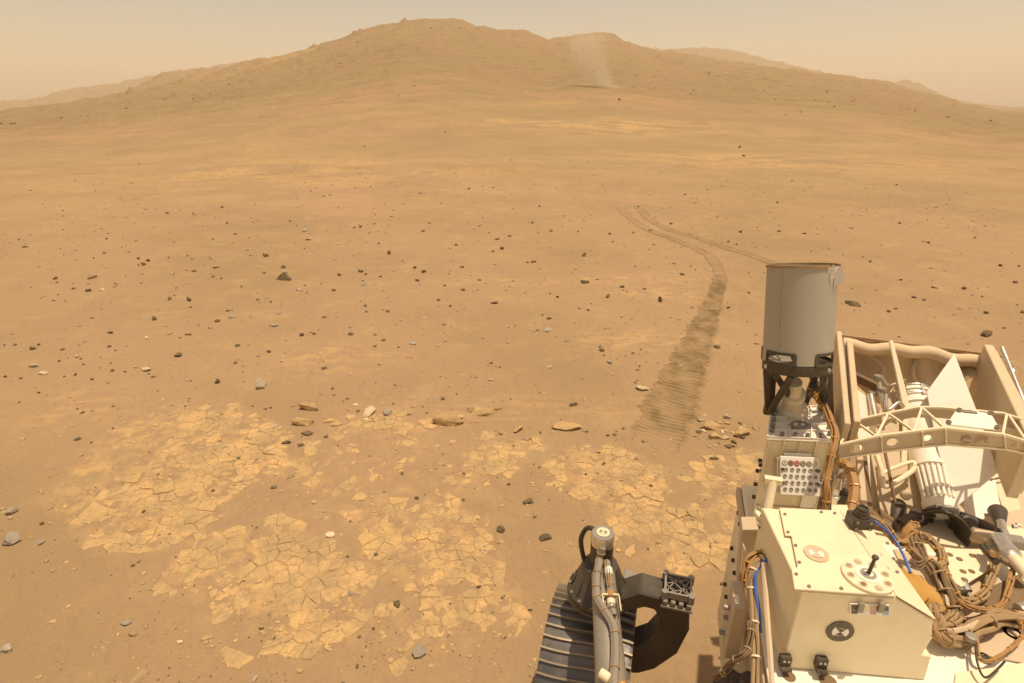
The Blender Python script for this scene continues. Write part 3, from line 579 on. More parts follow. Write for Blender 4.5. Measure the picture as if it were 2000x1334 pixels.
# ------------------------------------------------------------------ dust devil and the dusty air
def volume_mat(name, color, density, aniso, field=None):
    m = bpy.data.materials.new(name); m.use_nodes = True; nt = m.node_tree; nt.nodes.clear()
    out = nd(nt, 'ShaderNodeOutputMaterial'); pv = nd(nt, 'ShaderNodeVolumePrincipled')
    pv.inputs['Color'].default_value = (*color, 1); pv.inputs['Density'].default_value = density; pv.inputs['Anisotropy'].default_value = aniso
    nt.links.new(pv.outputs[0], out.inputs['Volume'])
    if field: nt.links.new(field(nt), pv.inputs['Density'])
    return m
def build_dust_devil():
    d = ray(1168, 170); az = math.atan2(d[0], d[1]); cx = cyy = gz = 0
    for r in np.arange(60, 520, 2.0):               # where the line of sight meets the saddle below the farther hill
        cx, cyy = r * math.sin(az), r * math.cos(az); gz = hgt(cx, cyy)
        if gz > 2.0 + d[2] / math.hypot(d[0], d[1]) * r: break
    r = math.hypot(cx, cyy); S = r / 290.0
    H = 27.0; bm = bmesh.new(); rings = []
    for k in range(13):
        t = k / 12; rad = 8.5 + 4.5 * t; ox = 10.0 * (1 - t) ** 3 - 6.0
        rings.append([bm.verts.new((ox + rad * math.cos(a * math.pi / 12), rad * math.sin(a * math.pi / 12), -1.5 + H * t)) for a in range(24)])
    for a, b in zip(rings, rings[1:]):
        for k in range(24): bm.faces.new((a[k], a[(k + 1) % 24], b[(k + 1) % 24], b[k]))
    bm.faces.new(rings[0][::-1]); bm.faces.new(rings[-1])
    me = bpy.data.meshes.new('dust_devil'); bm.to_mesh(me); bm.free()
    def field(nt):
        tc = nd(nt, 'ShaderNodeTexCoord'); sp = nd(nt, 'ShaderNodeSeparateXYZ'); nt.links.new(tc.outputs['Object'], sp.inputs[0])
        t = ramp(nt, sp.outputs[2], 0, H); 
        tl = nd(nt, 'ShaderNodeMapRange'); tl.inputs[1].default_value = -1.5; tl.inputs[2].default_value = H - 1.5; nt.links.new(sp.outputs[2], tl.inputs[0])
        ox = mul(nt, mul(nt, mul(nt, mul(nt, 1.0, tl.outputs[0], 'SUBTRACT'), 3.0, 'POWER'), 10.0), -6.0, 'ADD')
        dx = mul(nt, sp.outputs[0], ox, 'SUBTRACT'); rr = mul(nt, mul(nt, mul(nt, dx, dx), mul(nt, sp.outputs[1], sp.outputs[1]), 'ADD'), 0.5, 'POWER')
        rn = mul(nt, rr, mul(nt, mul(nt, tl.outputs[0], 4.5), 8.5, 'ADD'), 'DIVIDE')
        core = ramp(nt, rn, 0.95, 0.35, 0, 1); ends = mul(nt, ramp(nt, tl.outputs[0], 1.0, 0.7), ramp(nt, tl.outputs[0], 0.0, 0.08))
        nz = ramp(nt, ntex(nt, tc.outputs['Object'], 0.16, 4, 0.6, (1, 1, .45)), 0.3, 0.7, 0.45, 1.1)
        return mul(nt, mul(nt, core, ends), mul(nt, nz, 0.27))
    o = link('dust_devil', me, volume_mat('blowing_dust', (1.0, 0.86, 0.68), 0.03, 0.2, field), None, (cx, cyy, gz)); o.rotation_euler.z = -az; o.scale = (S, S, S)
    tag(o, 'faint pale column of whirling dust in front of the farther hill', 'dust devil')
build_dust_devil()
def build_haze():
    bm = bmesh.new(); bmesh.ops.create_cube(bm, size=1.0)
    for v in bm.verts: v.co = Vector((v.co.x * 7600, v.co.y * 7600, -60 + (v.co.z + .5) * 250))
    me = bpy.data.meshes.new('haze'); bm.to_mesh(me); bm.free()
    o = link('haze', me, volume_mat('dusty_air', (0.99, 0.89, 0.75), 0.00036, 0.05)); tag(o, 'butterscotch dust haze hanging over the plain', 'haze', None, 'stuff')
build_haze()
# ------------------------------------------------------------------ the rover: one thing, built of parts
def plain_mat(name, col, rough=0.5, metal=0.0, dust=(0.46, 0.33, 0.18), amt=0.35, scale=7.0, spec=0.4, var=0.08):
    m, nt, b = newmat(name); P = nd(nt, 'ShaderNodeNewGeometry').outputs['Position']
    n1 = ntex(nt, P, scale, 6, 0.65); n2 = ntex(nt, P, scale * 9, 4, 0.7)
    f = mul(nt, ramp(nt, n1, 0.36, 0.74, 0.15, 1.0), ramp(nt, n2, 0.30, 0.70, 0.45, 1.0))
    c = mix(nt, mul(nt, f, amt), col, dust)
    nt.links.new(c, b.inputs['Base Color']); b.inputs['Metallic'].default_value = metal; b.inputs['Specular IOR Level'].default_value = spec
    nt.links.new(ramp(nt, f, 0.0, 1.0, rough, min(1.0, rough + 0.3)), b.inputs['Roughness'])
    if metal > 0: nt.links.new(ramp(nt, f, 0.2, 0.9, metal, metal * (1 - amt)), b.inputs['Metallic'])
    bump(nt, b, n2, 0.08, 0.002)
    return m
M_WHITE = plain_mat('dusty_white_paint', (0.88, 0.82, 0.68), 0.45, 0, (0.68, 0.52, 0.32), 0.22)
M_CREAM = plain_mat('dusty_cream_paint', (0.86, 0.745, 0.50), 0.5, 0, (0.58, 0.42, 0.23), 0.38, 4.0)
M_BEIGE = plain_mat('beige_panel', (0.60, 0.47, 0.31), 0.6, 0, (0.50, 0.35, 0.19), 0.4)
M_CLOTH = plain_mat('insulation_cloth', (0.72, 0.545, 0.335), 0.85, 0, (0.56, 0.39, 0.21), 0.4, 12)
M_BLACK = plain_mat('black_anodised', (0.045, 0.038, 0.026), 0.4, 0, (0.26, 0.18, 0.09), 0.40, 11)
M_GREYM = plain_mat('grey_anodised', (0.30, 0.27, 0.225), 0.42, 0.25, (0.42, 0.30, 0.17), 0.35, 10)
M_WHEEL = plain_mat('wheel_aluminium', (0.145, 0.14, 0.135), 0.34, 0.55, (0.27, 0.20, 0.12), 0.4, 16)
M_GROUS = plain_mat('grouser_aluminium', (0.34, 0.27, 0.18), 0.45, 0.3, (0.36, 0.26, 0.15), 0.5, 20)
M_DARKG = plain_mat('dark_titanium', (0.075, 0.066, 0.052), 0.42, 0.25, (0.25, 0.17, 0.085), 0.35, 9)
M_SILV = plain_mat('bright_metal', (0.72, 0.67, 0.58), 0.22, 0.85, (0.5, 0.38, 0.22), 0.25, 14)
M_DRUM = plain_mat('antenna_drum_skin', (0.43, 0.39, 0.31), 0.5, 0, (0.40, 0.31, 0.20), 0.3, 5)
M_PLATE = plain_mat('tan_heat_plate', (0.66, 0.51, 0.32), 0.7, 0, (0.52, 0.37, 0.20), 0.4)
M_HOSE = plain_mat('grey_cable_sleeve', (0.27, 0.235, 0.185), 0.7, 0, (0.40, 0.28, 0.15), 0.4, 18)
M_ORANGE = plain_mat('copper_cable_wrap', (0.40, 0.21, 0.065), 0.55, 0, (0.44, 0.30, 0.16), 0.4, 22)
M_TANC = plain_mat('tan_braided_cable', (0.36, 0.235, 0.115), 0.75, 0, (0.46, 0.33, 0.18), 0.4, 30)
M_BROWNC = plain_mat('brown_cable', (0.19, 0.122, 0.060), 0.7, 0, (0.36, 0.25, 0.13), 0.4, 25)
M_KAPTON = plain_mat('amber_film', (0.52, 0.27, 0.045), 0.3, 0, (0.55, 0.38, 0.17), 0.3, 16, 0.6)
M_BLUE = plain_mat('blue_cable', (0.06, 0.14, 0.46), 0.5, 0, (0.3, 0.24, 0.2), 0.2, 20)
M_RED = plain_mat('red_swatch', (0.42, 0.07, 0.05), 0.6, 0, SAND, 0.25); M_TEAL = plain_mat('teal_swatch', (0.12, 0.16, 0.16), 0.6, 0, SAND, 0.25)
M_PINK = plain_mat('pink_swatch', (0.62, 0.38, 0.36), 0.6, 0, SAND, 0.2); M_SKYB = plain_mat('pale_blue_swatch', (0.36, 0.50, 0.66), 0.6, 0, SAND, 0.2)
M_GREYS = plain_mat('grey_swatch', (0.34, 0.30, 0.24), 0.6, 0, SAND, 0.2); M_MARK = plain_mat('dark_marking', (0.12, 0.10, 0.065), 0.6, 0, (0.36, 0.26, 0.14), 0.35, 20)
M_FADE = plain_mat('faded_print', (0.33, 0.24, 0.15), 0.6, 0, (0.46, 0.34, 0.2), 0.4, 30); M_FADR = plain_mat('faded_red_print', (0.42, 0.21, 0.12), 0.6, 0, (0.5, 0.36, 0.2), 0.4, 30)
M_PURP = plain_mat('dull_violet_cable', (0.26, 0.19, 0.20), 0.6, 0, SAND, 0.3, 20)

BASE = RV(0.62, 0.95, 0.0)
ROVER = bpy.data.objects.new('rover', None); COL.objects.link(ROVER); ROVER.location = tuple(BASE); ROVER.empty_display_size = .3
tag(ROVER, 'dusty cream white rover with antenna drum and one ribbed wheel in view', 'rover')
V3 = lambda p: np.asarray(p, float)
def unit(v): v = V3(v); return v / np.linalg.norm(v)
def smooth(P, n=6):
    P = [V3(p) for p in P]; out = []
    for k in range(len(P) - 1):
        p0, p1, p2, p3 = P[max(k - 1, 0)], P[k], P[k + 1], P[min(k + 2, len(P) - 1)]
        for t in np.arange(n) / n: out.append(0.5 * (2 * p1 + (p2 - p0) * t + (2 * p0 - 5 * p1 + 4 * p2 - p3) * t * t + (3 * p1 - p0 - 3 * p2 + p3) * t ** 3))
    return out + [P[-1]]
class MB:
    def __init__(s): s.v = []; s.f = []
    def prism(s, poly, ext):
        b = len(s.v); n = len(poly); ext = V3(ext)
        s.v += [V3(p) for p in poly] + [V3(p) + ext for p in poly]
        s.f += [tuple(range(b, b + n)), tuple(range(b + 2 * n - 1, b + n - 1, -1))] + [(b + k, b + n + k, b + n + (k + 1) % n, b + (k + 1) % n) for k in range(n)]
        return s
    def box(s, c, ax, ay, az):            # half-extent vectors
        c, ax, ay, az = map(V3, (c, ax, ay, az)); return s.prism([c - ax - ay - az, c + ax - ay - az, c + ax + ay - az, c - ax + ay - az], 2 * az)
    def rbox(s, u0, u1, v0, v1, z0, z1): return s.prism([RV(u0, v0, z0), RV(u1, v0, z0), RV(u1, v1, z0), RV(u0, v1, z0)], (0, 0, z1 - z0))
    def lathe(s, p, d, prof, n=20, cap=True):      # prof: (along, radius)
        p, d = V3(p), unit(d); a = np.cross(d, (0, 0, 1.0)) if abs(d[2]) < .95 else np.cross(d, (0, 1.0, 0)); a = unit(a); c = np.cross(d, a); b = len(s.v)
        for h, r in prof:
            for k in range(n): t = 2 * math.pi * k / n; s.v.append(p + d * h + (a * math.cos(t) + c * math.sin(t)) * max(r, 1e-5))
        m = len(prof)
        for i in range(m - 1):
            for k in range(n): s.f.append((b + i * n + k, b + i * n + (k + 1) % n, b + (i + 1) * n + (k + 1) % n, b + (i + 1) * n + k))
        if cap: s.f += [tuple(range(b + n - 1, b - 1, -1)), tuple(range(b + (m - 1) * n, b + m * n))]
        return s
    def cyl(s, p0, p1, r, n=14, r1=None):
        p0, p1 = V3(p0), V3(p1); L = np.linalg.norm(p1 - p0); return s.lathe(p0, p1 - p0, [(0, r), (L, r if r1 is None else r1)], n)
    def tube(s, path, r, n=8, sm=5, cap=True):
        P = smooth(path, sm) if sm else [V3(p) for p in path]; m = len(P); b = len(s.v); up = None
        rs = r if hasattr(r, '__len__') else [r] * m
        for i in range(m):
            d = unit(P[min(i + 1, m - 1)] - P[max(i - 1, 0)])
            if up is None: up = np.cross(d, (0.3, 0.2, 1.0))
            up = unit(up - d * (up @ d)); c = np.cross(d, up)
            for k in range(n): t = 2 * math.pi * k / n; s.v.append(P[i] + (up * math.cos(t) + c * math.sin(t)) * rs[min(i * len(rs) // m, len(rs) - 1)])
        for i in range(m - 1):
            for k in range(n): s.f.append((b + i * n + k, b + i * n + (k + 1) % n, b + (i + 1) * n + (k + 1) % n, b + (i + 1) * n + k))
        if cap: s.f += [tuple(range(b + n - 1, b - 1, -1)), tuple(range(b + (m - 1) * n, b + m * n))]
        return s
    def sweep(s, path, side, up, w, h):   # rectangular bar along a path, side/up half-axes fixed
        P = [V3(p) for p in path]; b = len(s.v); side, up = V3(side) * w / 2, V3(up) * h / 2
        for p in P: s.v += [p - side - up, p + side - up, p + side + up, p - side + up]
        for i in range(len(P) - 1):
            for k in range(4): s.f.append((b + i * 4 + k, b + i * 4 + (k + 1) % 4, b + i * 4 + 4 + (k + 1) % 4, b + i * 4 + 4 + k))
        s.f += [(b + 3, b + 2, b + 1, b), tuple(range(b + 4 * len(P) - 4, b + 4 * len(P)))]
        return s
    def bar(s, p0, p1, w, h, up=(0, 0, 1)):
        d = unit(V3(p1) - V3(p0)); side = np.cross(d, up); side = unit(side); return s.sweep([p0, p1], side, np.cross(side, d), w, h)
    def build(s, name, mat, parent=None, bevel=0.0, smooth_=False, label=None, segs=1):
        parent = parent or ROVER
        bm = bmesh.new(); vs = [bm.verts.new(tuple(V3(p) - BASE)) for p in s.v]
        for f in s.f:
            try: bm.faces.new([vs[k] for k in f])
            except ValueError: pass
        bmesh.ops.recalc_face_normals(bm, faces=bm.faces[:])
        if bevel > 0:
            ed = [e for e in bm.edges if len(e.link_faces) == 2 and e.calc_face_angle(0) > 0.6]
            bmesh.ops.bevel(bm, geom=ed, offset=bevel, segments=segs, affect='EDGES', clamp_overlap=True)
        me = bpy.data.meshes.new(name); bm.to_mesh(me); bm.free()
        if smooth_:
            me.polygons.foreach_set('use_smooth', [True] * len(me.polygons))
            if hasattr(me, 'set_sharp_from_angle'): me.set_sharp_from_angle(angle=0.7)
        o = link(name, me, mat, parent)
        if label: o['label'] = label
        return o
def ringpts(c, a, b, r, n=24, t0=0, t1=2 * math.pi): return [V3(c) + a * r * math.cos(t0 + (t1 - t0) * k / n) + b * r * math.sin(t0 + (t1 - t0) * k / n) for k in range(n + (0 if t1 - t0 > 6.28 else 1))]
def fiducial(parent, c, a, b, n, r, dark=M_MARK, light=M_WHITE, name='target_marker'):
    """round optical target: dark disc, pale ring and hourglass"""
    a, b, n = unit(a), unit(b), unit(n); c = V3(c)
    o = MB().prism(ringpts(c, a, b, r), n * .002).build(name, dark, parent)
    c2 = c + n * .0021; m = MB(); m.prism(ringpts(c2, a, b, r * .60), n * .0007); m.build('pale_disc', light, parent)
    c3 = c2 + n * .0008; m = MB()
    for s in (0, math.pi):
        m.prism([c3] + ringpts(c3, a, b, r * .34, 8, s + math.pi * .22, s + math.pi * .78), n * .0006)
        arc = ringpts(c3, a, b, r * .60, 8, s + math.pi * .25, s + math.pi * .75); arc2 = ringpts(c3, a, b, r * .42, 8, s + math.pi * .25, s + math.pi * .75); m.prism(arc + arc2[::-1], n * .0006)
    m.build('hourglass_mark', dark, parent)
    return o
def bolts(parent, pts, n, r, h, mat, name='bolt'):
    n = unit(n); me = None
    for p in pts:
        if me is None:
            m = MB(); m.lathe((0, 0, 0), n, [(0, r), (h, r), (h, r * .55), (h * .6, r * .5)], 8); m.v = [V3(q) + BASE for q in m.v]
            o = m.build(name, mat, parent); me = o.data
        else: o = link(name, me, None, parent)
        o.location = tuple(V3(p) - BASE)
def bundle(path, r, k, mat, name, parent=None, ties=0, seed=0, spread=1.0, tie_mat=None):
    """a cable harness: k strands twisting along one path, with lacing ties"""
    R = random.Random(seed); P = smooth(path, 7); m = MB(); n = len(P); up = None; fr = []
    for i in range(n):
        d = unit(P[min(i + 1, n - 1)] - P[max(i - 1, 0)])
        if up is None: up = np.cross(d, (0.3, 0.5, 1.0))
        up = unit(up - d * (up @ d)); fr.append((up.copy(), np.cross(d, up)))
    k = k if k == 1 else k + 3
    for j in range(k):
        a0 = 2 * math.pi * j / k; rad = r * spread * (0.0 if k == 1 else 1.0); tw = R.uniform(1.5, 3.5); ph = R.uniform(0, 6)
        rr = r * R.uniform(.36, .55) if k > 1 else r
        m.tube([P[i] + (fr[i][0] * math.cos(a0 + tw * i / n) + fr[i][1] * math.sin(a0 + tw * i / n)) * rad * (1 + .25 * math.sin(i * .6 + ph)) for i in range(n)], rr, 6, 0)
    o = m.build(name, mat, parent, smooth_=True)
    for t in range(ties):
        i = int((t + .5) / ties * (n - 1)); d = unit(P[min(i + 1, n - 1)] - P[max(i - 1, 0)]); R0 = r * (spread + .62 if k > 1 else 1.14)
        MB().lathe(P[i] - d * .0016, d, [(0, R0), (.0032, R0)], 10).build('cable_tie', tie_mat or M_TANC, o)
    return o

# --- body and deck
m = MB(); m.rbox(0.268, 1.60, 0.35, 1.50, 0.48, 0.992); BODY = m.build('chassis', M_CREAM, bevel=.006)
m = MB(); m.rbox(0.262, 1.60, 0.35, 1.32, 0.993, 1.001); DECK = m.build('deck_plate', M_WHITE, BODY)
m = MB(); m.rbox(0.2655, 0.2675, 0.62, 1.16, 0.60, 0.93); m.build('side_panel', M_BEIGE, BODY, .001)
m = MB(); m.rbox(0.256, 0.2665, 0.50, 1.49, 0.955, 0.985); m.build('side_rail', M_BEIGE, BODY, .002)
bolts(BODY, [RV(.268, 1.24 + .05 * k, z) for k in range(5) for z in (.93, .80, .66)], -RGT, .006, .008, M_BLACK)
bolts(BODY, [Zp(x, y, 1.001) for x, y in ((1905, 1326), (1925, 1331), (1885, 1331), (1960, 1326))], UPZ, .003, .002, M_SILV, 'rivet')
m = MB(); m.prism([Zp(x, y, 1.0015) for x, y in ((1862, 1345), (1865, 1318), (2010, 1296), (2060, 1345))], (0, 0, .006)); m.build('deck_doubler', M_CREAM, BODY, .001)
for x, y, r in ((1541, 1321, .012), (1617, 1331, .016)):
    MB().prism(ringpts(Zp(x, y, 1.0012), RGT, AFT, r, 14), (0, 0, .0012)).build('deck_port', M_BROWNC, BODY)

# --- equipment box with its lid and calibration targets
p0 = Zp(1555, 1151, 1.2); e1 = unit(Zp(1750, 1166, 1.2) - p0); nf = np.cross(e1, UPZ); nf = unit(nf)        # nf points towards the camera
if nf[1] > 0: nf = -nf
BK = -nf
front = [PL(x, y, p0, nf) for x, y in ((1750, 1169), (1823, 1213), (1819, 1252), (1802, 1279), (1820, 1282), (1818, 1300))]
fl_t = p0 + e1 * .010 - UPZ * .003; fl_b = fl_t.copy(); fl_b[2] = 1.0015
front = [fl_t] + front + [fl_b]
for q in front[-2:]: q[2] = max(1.0015, min(q[2], 1.0015))
front[1][2] = 1.197; DEP = 0.232
m = MB(); m.prism(front, BK * DEP); BOX = m.build('equipment_box', M_CREAM, bevel=.002)
lid = [Zp(x, y, 1.2) for x, y in ((1551, 1153), (1750, 1167))]
lid += [lid[1] + BK * DEP, Zp(1522, 994, 1.2), Zp(1533, 1048, 1.2), Zp(1545, 1049, 1.2), Zp(1557, 1110, 1.2), Zp(1545, 1113, 1.2)]
m = MB(); m.prism(lid, (0, 0, .004)); LID = m.build('lid', M_CREAM, BOX, .001)
m = MB(); m.prism([front[1] + UPZ * .004 - nf * .0, front[2] + (e1 * .6 + UPZ * .8) * .004, front[2] + BK * DEP + (e1 * .6 + UPZ * .8) * .004, front[1] + BK * DEP + UPZ * .004], (e1 * .5 + UPZ * .85) * .002); m.build('sloped_cover', M_CREAM, BOX, .0008)
bolts(BOX, [Zp(x, y, 1.2042) for x, y in ((1580, 1146), (1643, 1150), (1737, 1158), (1533, 1005), (1539, 1040), (1554, 1066), (1561, 1099), (1555, 1122), (1604, 1001), (1733, 1062), (1745, 1092), (1752, 1118), (1630, 1003), (1660, 1006))], UPZ, .0032, .0028, M_GREYM)
fiducial(BOX, Zp(1594, 1082, 1.2042), RGT, AFT, UPZ, .0225, M_BEIGE, M_WHITE)
fiducial(BOX, PL(1640, 1232, p0, nf) + nf * .0005, e1, UPZ, nf, .0245, M_MARK, M_WHITE)
DC = Zp(1694, 1127, 1.2045)
m = MB(); m.lathe(DC, UPZ, [(0, .043), (.005, .043), (.006, .041)], 36); DISC = m.build('calibration_disc', M_CREAM, BOX, label='pale round calibration target with a black post')
m = MB(); m.lathe(DC + UPZ * .0062, UPZ, [(0, .021), (.0012, .021)], 28); m.build('white_ring', M_WHITE, BOX)
m = MB(); m.lathe(DC + UPZ * .0076, UPZ, [(0, .0135), (.0008, .0135)], 24); m.build('grey_ring', M_GREYS, BOX)
m = MB(); m.lathe(DC + UPZ * .0086, UPZ, [(0, .008), (.0008, .008)], 20); m.build('white_centre', M_WHITE, BOX)
for k in range(8):
    t = k * math.pi / 4 + .3; c = DC + (RGT * math.cos(t) + AFT * math.sin(t)) * .032 + UPZ * .0062
    MB().lathe(c, UPZ, [(0, .0068), (.001, .0068)], 14).build('swatch_rim', M_BEIGE, BOX)
    MB().lathe(c + UPZ * .0011, UPZ, [(0, .0042), (.0008, .0042)], 12).build('swatch', (M_GREYS, M_TANC, M_BEIGE, M_GREYS, M_TANC, M_BROWNC, M_BEIGE, M_TANC)[k], BOX)
m = MB(); m.cyl(DC + UPZ * .0095, DC + UPZ * .046 + RGT * .003, .0035, 10, .0028); m.lathe(DC + UPZ * .046 + RGT * .003, UPZ, [(-.004, .001), (-.002, .0048), (.001, .006), (.004, .0048), (.006, .001)], 12); m.build('shadow_post', M_BLACK, BOX, smooth_=True)
# colour strip on the front
def FP(x, y, d=0.0): return PL(x, y, p0, nf) + nf * d
m = MB(); m.prism([FP(1659, 1176, .0006), FP(1735, 1179, .0006), FP(1734, 1200, .0006), FP(1658, 1197, .0006)], nf * .003); STRIP = m.build('colour_strip', M_WHITE, BOX)
for i, mt in enumerate((M_MARK, M_GREYS, M_CREAM, M_BEIGE, M_RED, M_TEAL)):
    x0, x1 = 1661 + i * 12.2, 1661 + (i + 1) * 12.2 - .6; MB().prism([FP(x0, 1178 + i * .5, .0037), FP(x1, 1178.5 + i * .5, .0037), FP(x1, 1188 + i * .5, .0037), FP(x0, 1187.5 + i * .5, .0037)], nf * .0005).build('colour_swatch', mt, BOX)
for i, mt in enumerate((M_MARK, M_WHITE, M_WHITE, M_PINK, M_WHITE, M_SKYB)):
    x0, x1 = 1661 + i * 12.2, 1661 + (i + 1) * 12.2 - .6; MB().prism([FP(x0, 1189 + i * .5, .0037), FP(x1, 1189.5 + i * .5, .0037), FP(x1, 1195.5 + i * .5, .0037), FP(x0, 1195 + i * .5, .0037)], nf * .0005).build('colour_swatch', mt, BOX)
for x in (1678, 1718):
    m = MB(); m.box(FP(x, 1182, .006), e1 * .005, nf * .0025, UPZ * .010); m.lathe(FP(x, 1174, .006), nf, [(0, .0055), (.006, .0055), (.006, .003)], 10); m.build('clip', M_GREYM, BOX, .0006)
for x, y in ((1531, 1284), (1601, 1288)):
    m = MB(); c = FP(x, y, .006); c[2] = max(c[2], 1.016); m.box(c, e1 * .0105, nf * .006, UPZ * .012); m.box(c + nf * .007 - UPZ * .011, e1 * .0105, nf * .008, UPZ * .003); B_ = m.build('hinge_bracket', M_BLACK, BOX, .0012)
    bolts(BOX, [c + nf * .0062 + e1 * s + UPZ * .005 for s in (-.004, .004)], nf, .0022, .002, M_SILV)
# small black camera on the lid
cc = Zp(1676, 1026, 1.2042)
m = MB(); m.box(cc + UPZ * .013, e1 * .021, nf * .017, UPZ * .0128); HC = m.build('hazard_camera', M_BLACK, BOX, .002)
m = MB(); m.lathe(cc + UPZ * .026, UPZ, [(0, .015), (.006, .015), (.006, .0125), (.014, .0125), (.014, .0105), (.020, .0105), (.020, .008), (.016, .007)], 22); m.build('camera_barrel', M_BLACK, BOX, smooth_=True)
bolts(BOX, [cc + nf * .0172 + e1 * s + UPZ * z for s in (-.013, .013) for z in (.005, .020)], nf, .003, .002, M_GREYM)
# amber film over the cable exit on the sloped side
KC = [Dp(1752, 1120, 1.17), Dp(1785, 1140, 1.17), Dp(1812, 1165, 1.16), Dp(1818, 1195, 1.15)]
m = MB(); P = smooth(KC, 6); b0 = 0
for i, p in enumerate(P):
    t = i / (len(P) - 1); w = .020 + .020 * math.sin(math.pi * min(1, t * .9 + .15)); d = unit(P[min(i + 1, len(P) - 1)] - P[max(i - 1, 0)]); s_ = unit(np.cross(d, UPZ)); u_ = np.cross(s_, d)
    for k in range(11):
        a = math.pi * k / 10; rr = 1 + .35 * mnoise.noise(Vector((i * .7, k * .9, 2.0)))
        m.v.append(p + s_ * math.cos(a) * w * rr + u_ * math.sin(a) * (.008 + .008 * t) * rr - UPZ * .006)
for i in range(len(P) - 1):
    for k in range(10): m.f.append((i * 11 + k, i * 11 + k + 1, i * 11 + 12 + k, i * 11 + 11 + k))
m.build('amber_film_boot', M_KAPTON, BOX, smooth_=True)

# --- left side: junction boxes, flange post, cable drops
vF = 1.03
q = [Vp(x, y, vF) for x, y in ((1434, 1188), (1459, 1190), (1441, 1288), (1413, 1287))]
m = MB(); m.prism(q, AFT * .085); JB = m.build('side_junction_box', M_BEIGE, bevel=.002)
bolts(JB, [Vp(x, y, vF + .04) for x, y in ((1424, 1187), (1424, 1207), (1416, 1236))], -RGT, .006, .012, M_GREYM)
MB().prism([q[0] + AFT * .012 + UPZ * .0012 + RGT * .002, q[0] + AFT * .012 + UPZ * .0012 + RGT * .016, q[0] + AFT * .04 + UPZ * .0012 + RGT * .016, q[0] + AFT * .04 + UPZ * .0012 + RGT * .002], UPZ * .001).build('white_patch', M_WHITE, JB)
m = MB(); m.prism([Vp(x, y, 1.16) for x, y in ((1450, 1035), (1482, 1035), (1470, 1150), (1440, 1150))], AFT * .05); m.build('side_bracket_plate', M_BEIGE, bevel=.002)
m = MB(); m.prism([Vp(x, y, 1.10) for x, y in ((1452, 1066), (1462, 1088), (1452, 1124), (1446, 1120))], AFT * .012); m.build('side_gusset', M_CREAM, bevel=.001)
fb = Dp(1497, 1004, 1.25)
m = MB(); m.lathe(fb, UPZ, [(-.006, .025), (0, .025), (.003, .023), (.003, .013), (.012, .012), (.012, .009)], 24); FLG = m.build('flange', M_CREAM, smooth_=True)
tp = Dp(1510, 938, 1.25)
m = MB(); m.cyl(fb + UPZ * .012, tp, .0095, 14); m.box(tp, RGT * .018, AFT * .008, UPZ * .006); m.build('flange_post', M_CREAM, FLG, smooth_=True)
m = MB(); m.cyl(fb + UPZ * .006 - RGT * .012, tp - RGT * .016 - UPZ * .01, .0022, 8); m.build('bright_rod', M_SILV, FLG)
bolts(FLG, [fb + UPZ * .003 + (RGT * math.cos(t) + AFT * math.sin(t)) * .019 for t in (.4, 1.6, 2.8, 4.0, 5.2)], UPZ, .003, .004, M_GREYM)
m = MB(); m.box(fb + RGT * .006 - UPZ * .012, RGT * .026, AFT * .028, UPZ * .004); m.build('corner_shelf', M_CREAM, FLG, .001)
t0 = fb - AFT * .026 - UPZ * .017
m = MB(); m.prism([t0 - RGT * .018, t0 + RGT * .022, t0 + RGT * .020 - UPZ * .05, t0 + RGT * .014 - UPZ * .05], AFT * .005); m.prism([t0 + RGT * .020, t0 + RGT * .024, t0 + RGT * .024 - UPZ * .052, t0 + RGT * .020 - UPZ * .052], AFT * .04); m.build('triangular_bracket', M_BLACK, FLG, .001)
bundle([Dp(1498, 1083, 1.22), Dp(1478, 1083, 1.22), Dp(1462, 1100, 1.21), Dp(1457, 1125, 1.20), Dp(1462, 1150, 1.19)], .0055, 4, M_ORANGE, 'cable_loop', ties=3, seed=1, spread=1.2, tie_mat=M_KAPTON)
bundle([Dp(1500, 1088, 1.20), Dp(1482, 1098, 1.20), Dp(1470, 1120, 1.19), Dp(1468, 1150, 1.18), Dp(1473, 1210, 1.13), Dp(1476, 1260, 1.09), Dp(1478, 1345, 1.04)], .0085, 2, M_TANC, 'side_cable', ties=5, seed=2, spread=.6, tie_mat=M_CREAM)
bundle([Dp(1501, 1092, 1.19), Dp(1482, 1108, 1.19), Dp(1475, 1125, 1.18), Dp(1476, 1150, 1.17), Dp(1482, 1190, 1.14), Dp(1485, 1235, 1.11)], .0038, 1, M_BLUE, 'blue_cable', seed=3)
bundle([Dp(1468, 1215, 1.12), Dp(1466, 1240, 1.10), Dp(1462, 1265, 1.09), Dp(1450, 1282, 1.08), Dp(1432, 1292, 1.10), Dp(1415, 1312, 1.12), Dp(1395, 1325, 1.14)], .005, 2, M_BROWNC, 'lower_cable', ties=4, seed=4)
bundle([Dp(1492, 1100, 1.18), Dp(1497, 1180, 1.12), Dp(1503, 1260, 1.05), Dp(1508, 1345, 1.0)], .0055, 1, M_BEIGE, 'side_conduit', seed=5)
bundle([Dp(1490, 1062, 1.24), Dp(1491, 1030, 1.27), Dp(1494, 1015, 1.3)], .003, 1, M_BLACK, 'drop_wire', seed=6)
for k, (x, y, d, r) in enumerate(((1428, 1322, 1.25, .022), (1446, 1330, 1.22, .02), (1465, 1326, 1.18, .018), (1410, 1338, 1.28, .02))):
    m = MB(); m.cyl(Dp(x, y, d), Dp(x - 14, y + 60, d + .05), r, 12); m.build('lower_strut', M_DARKG, bevel=.001)

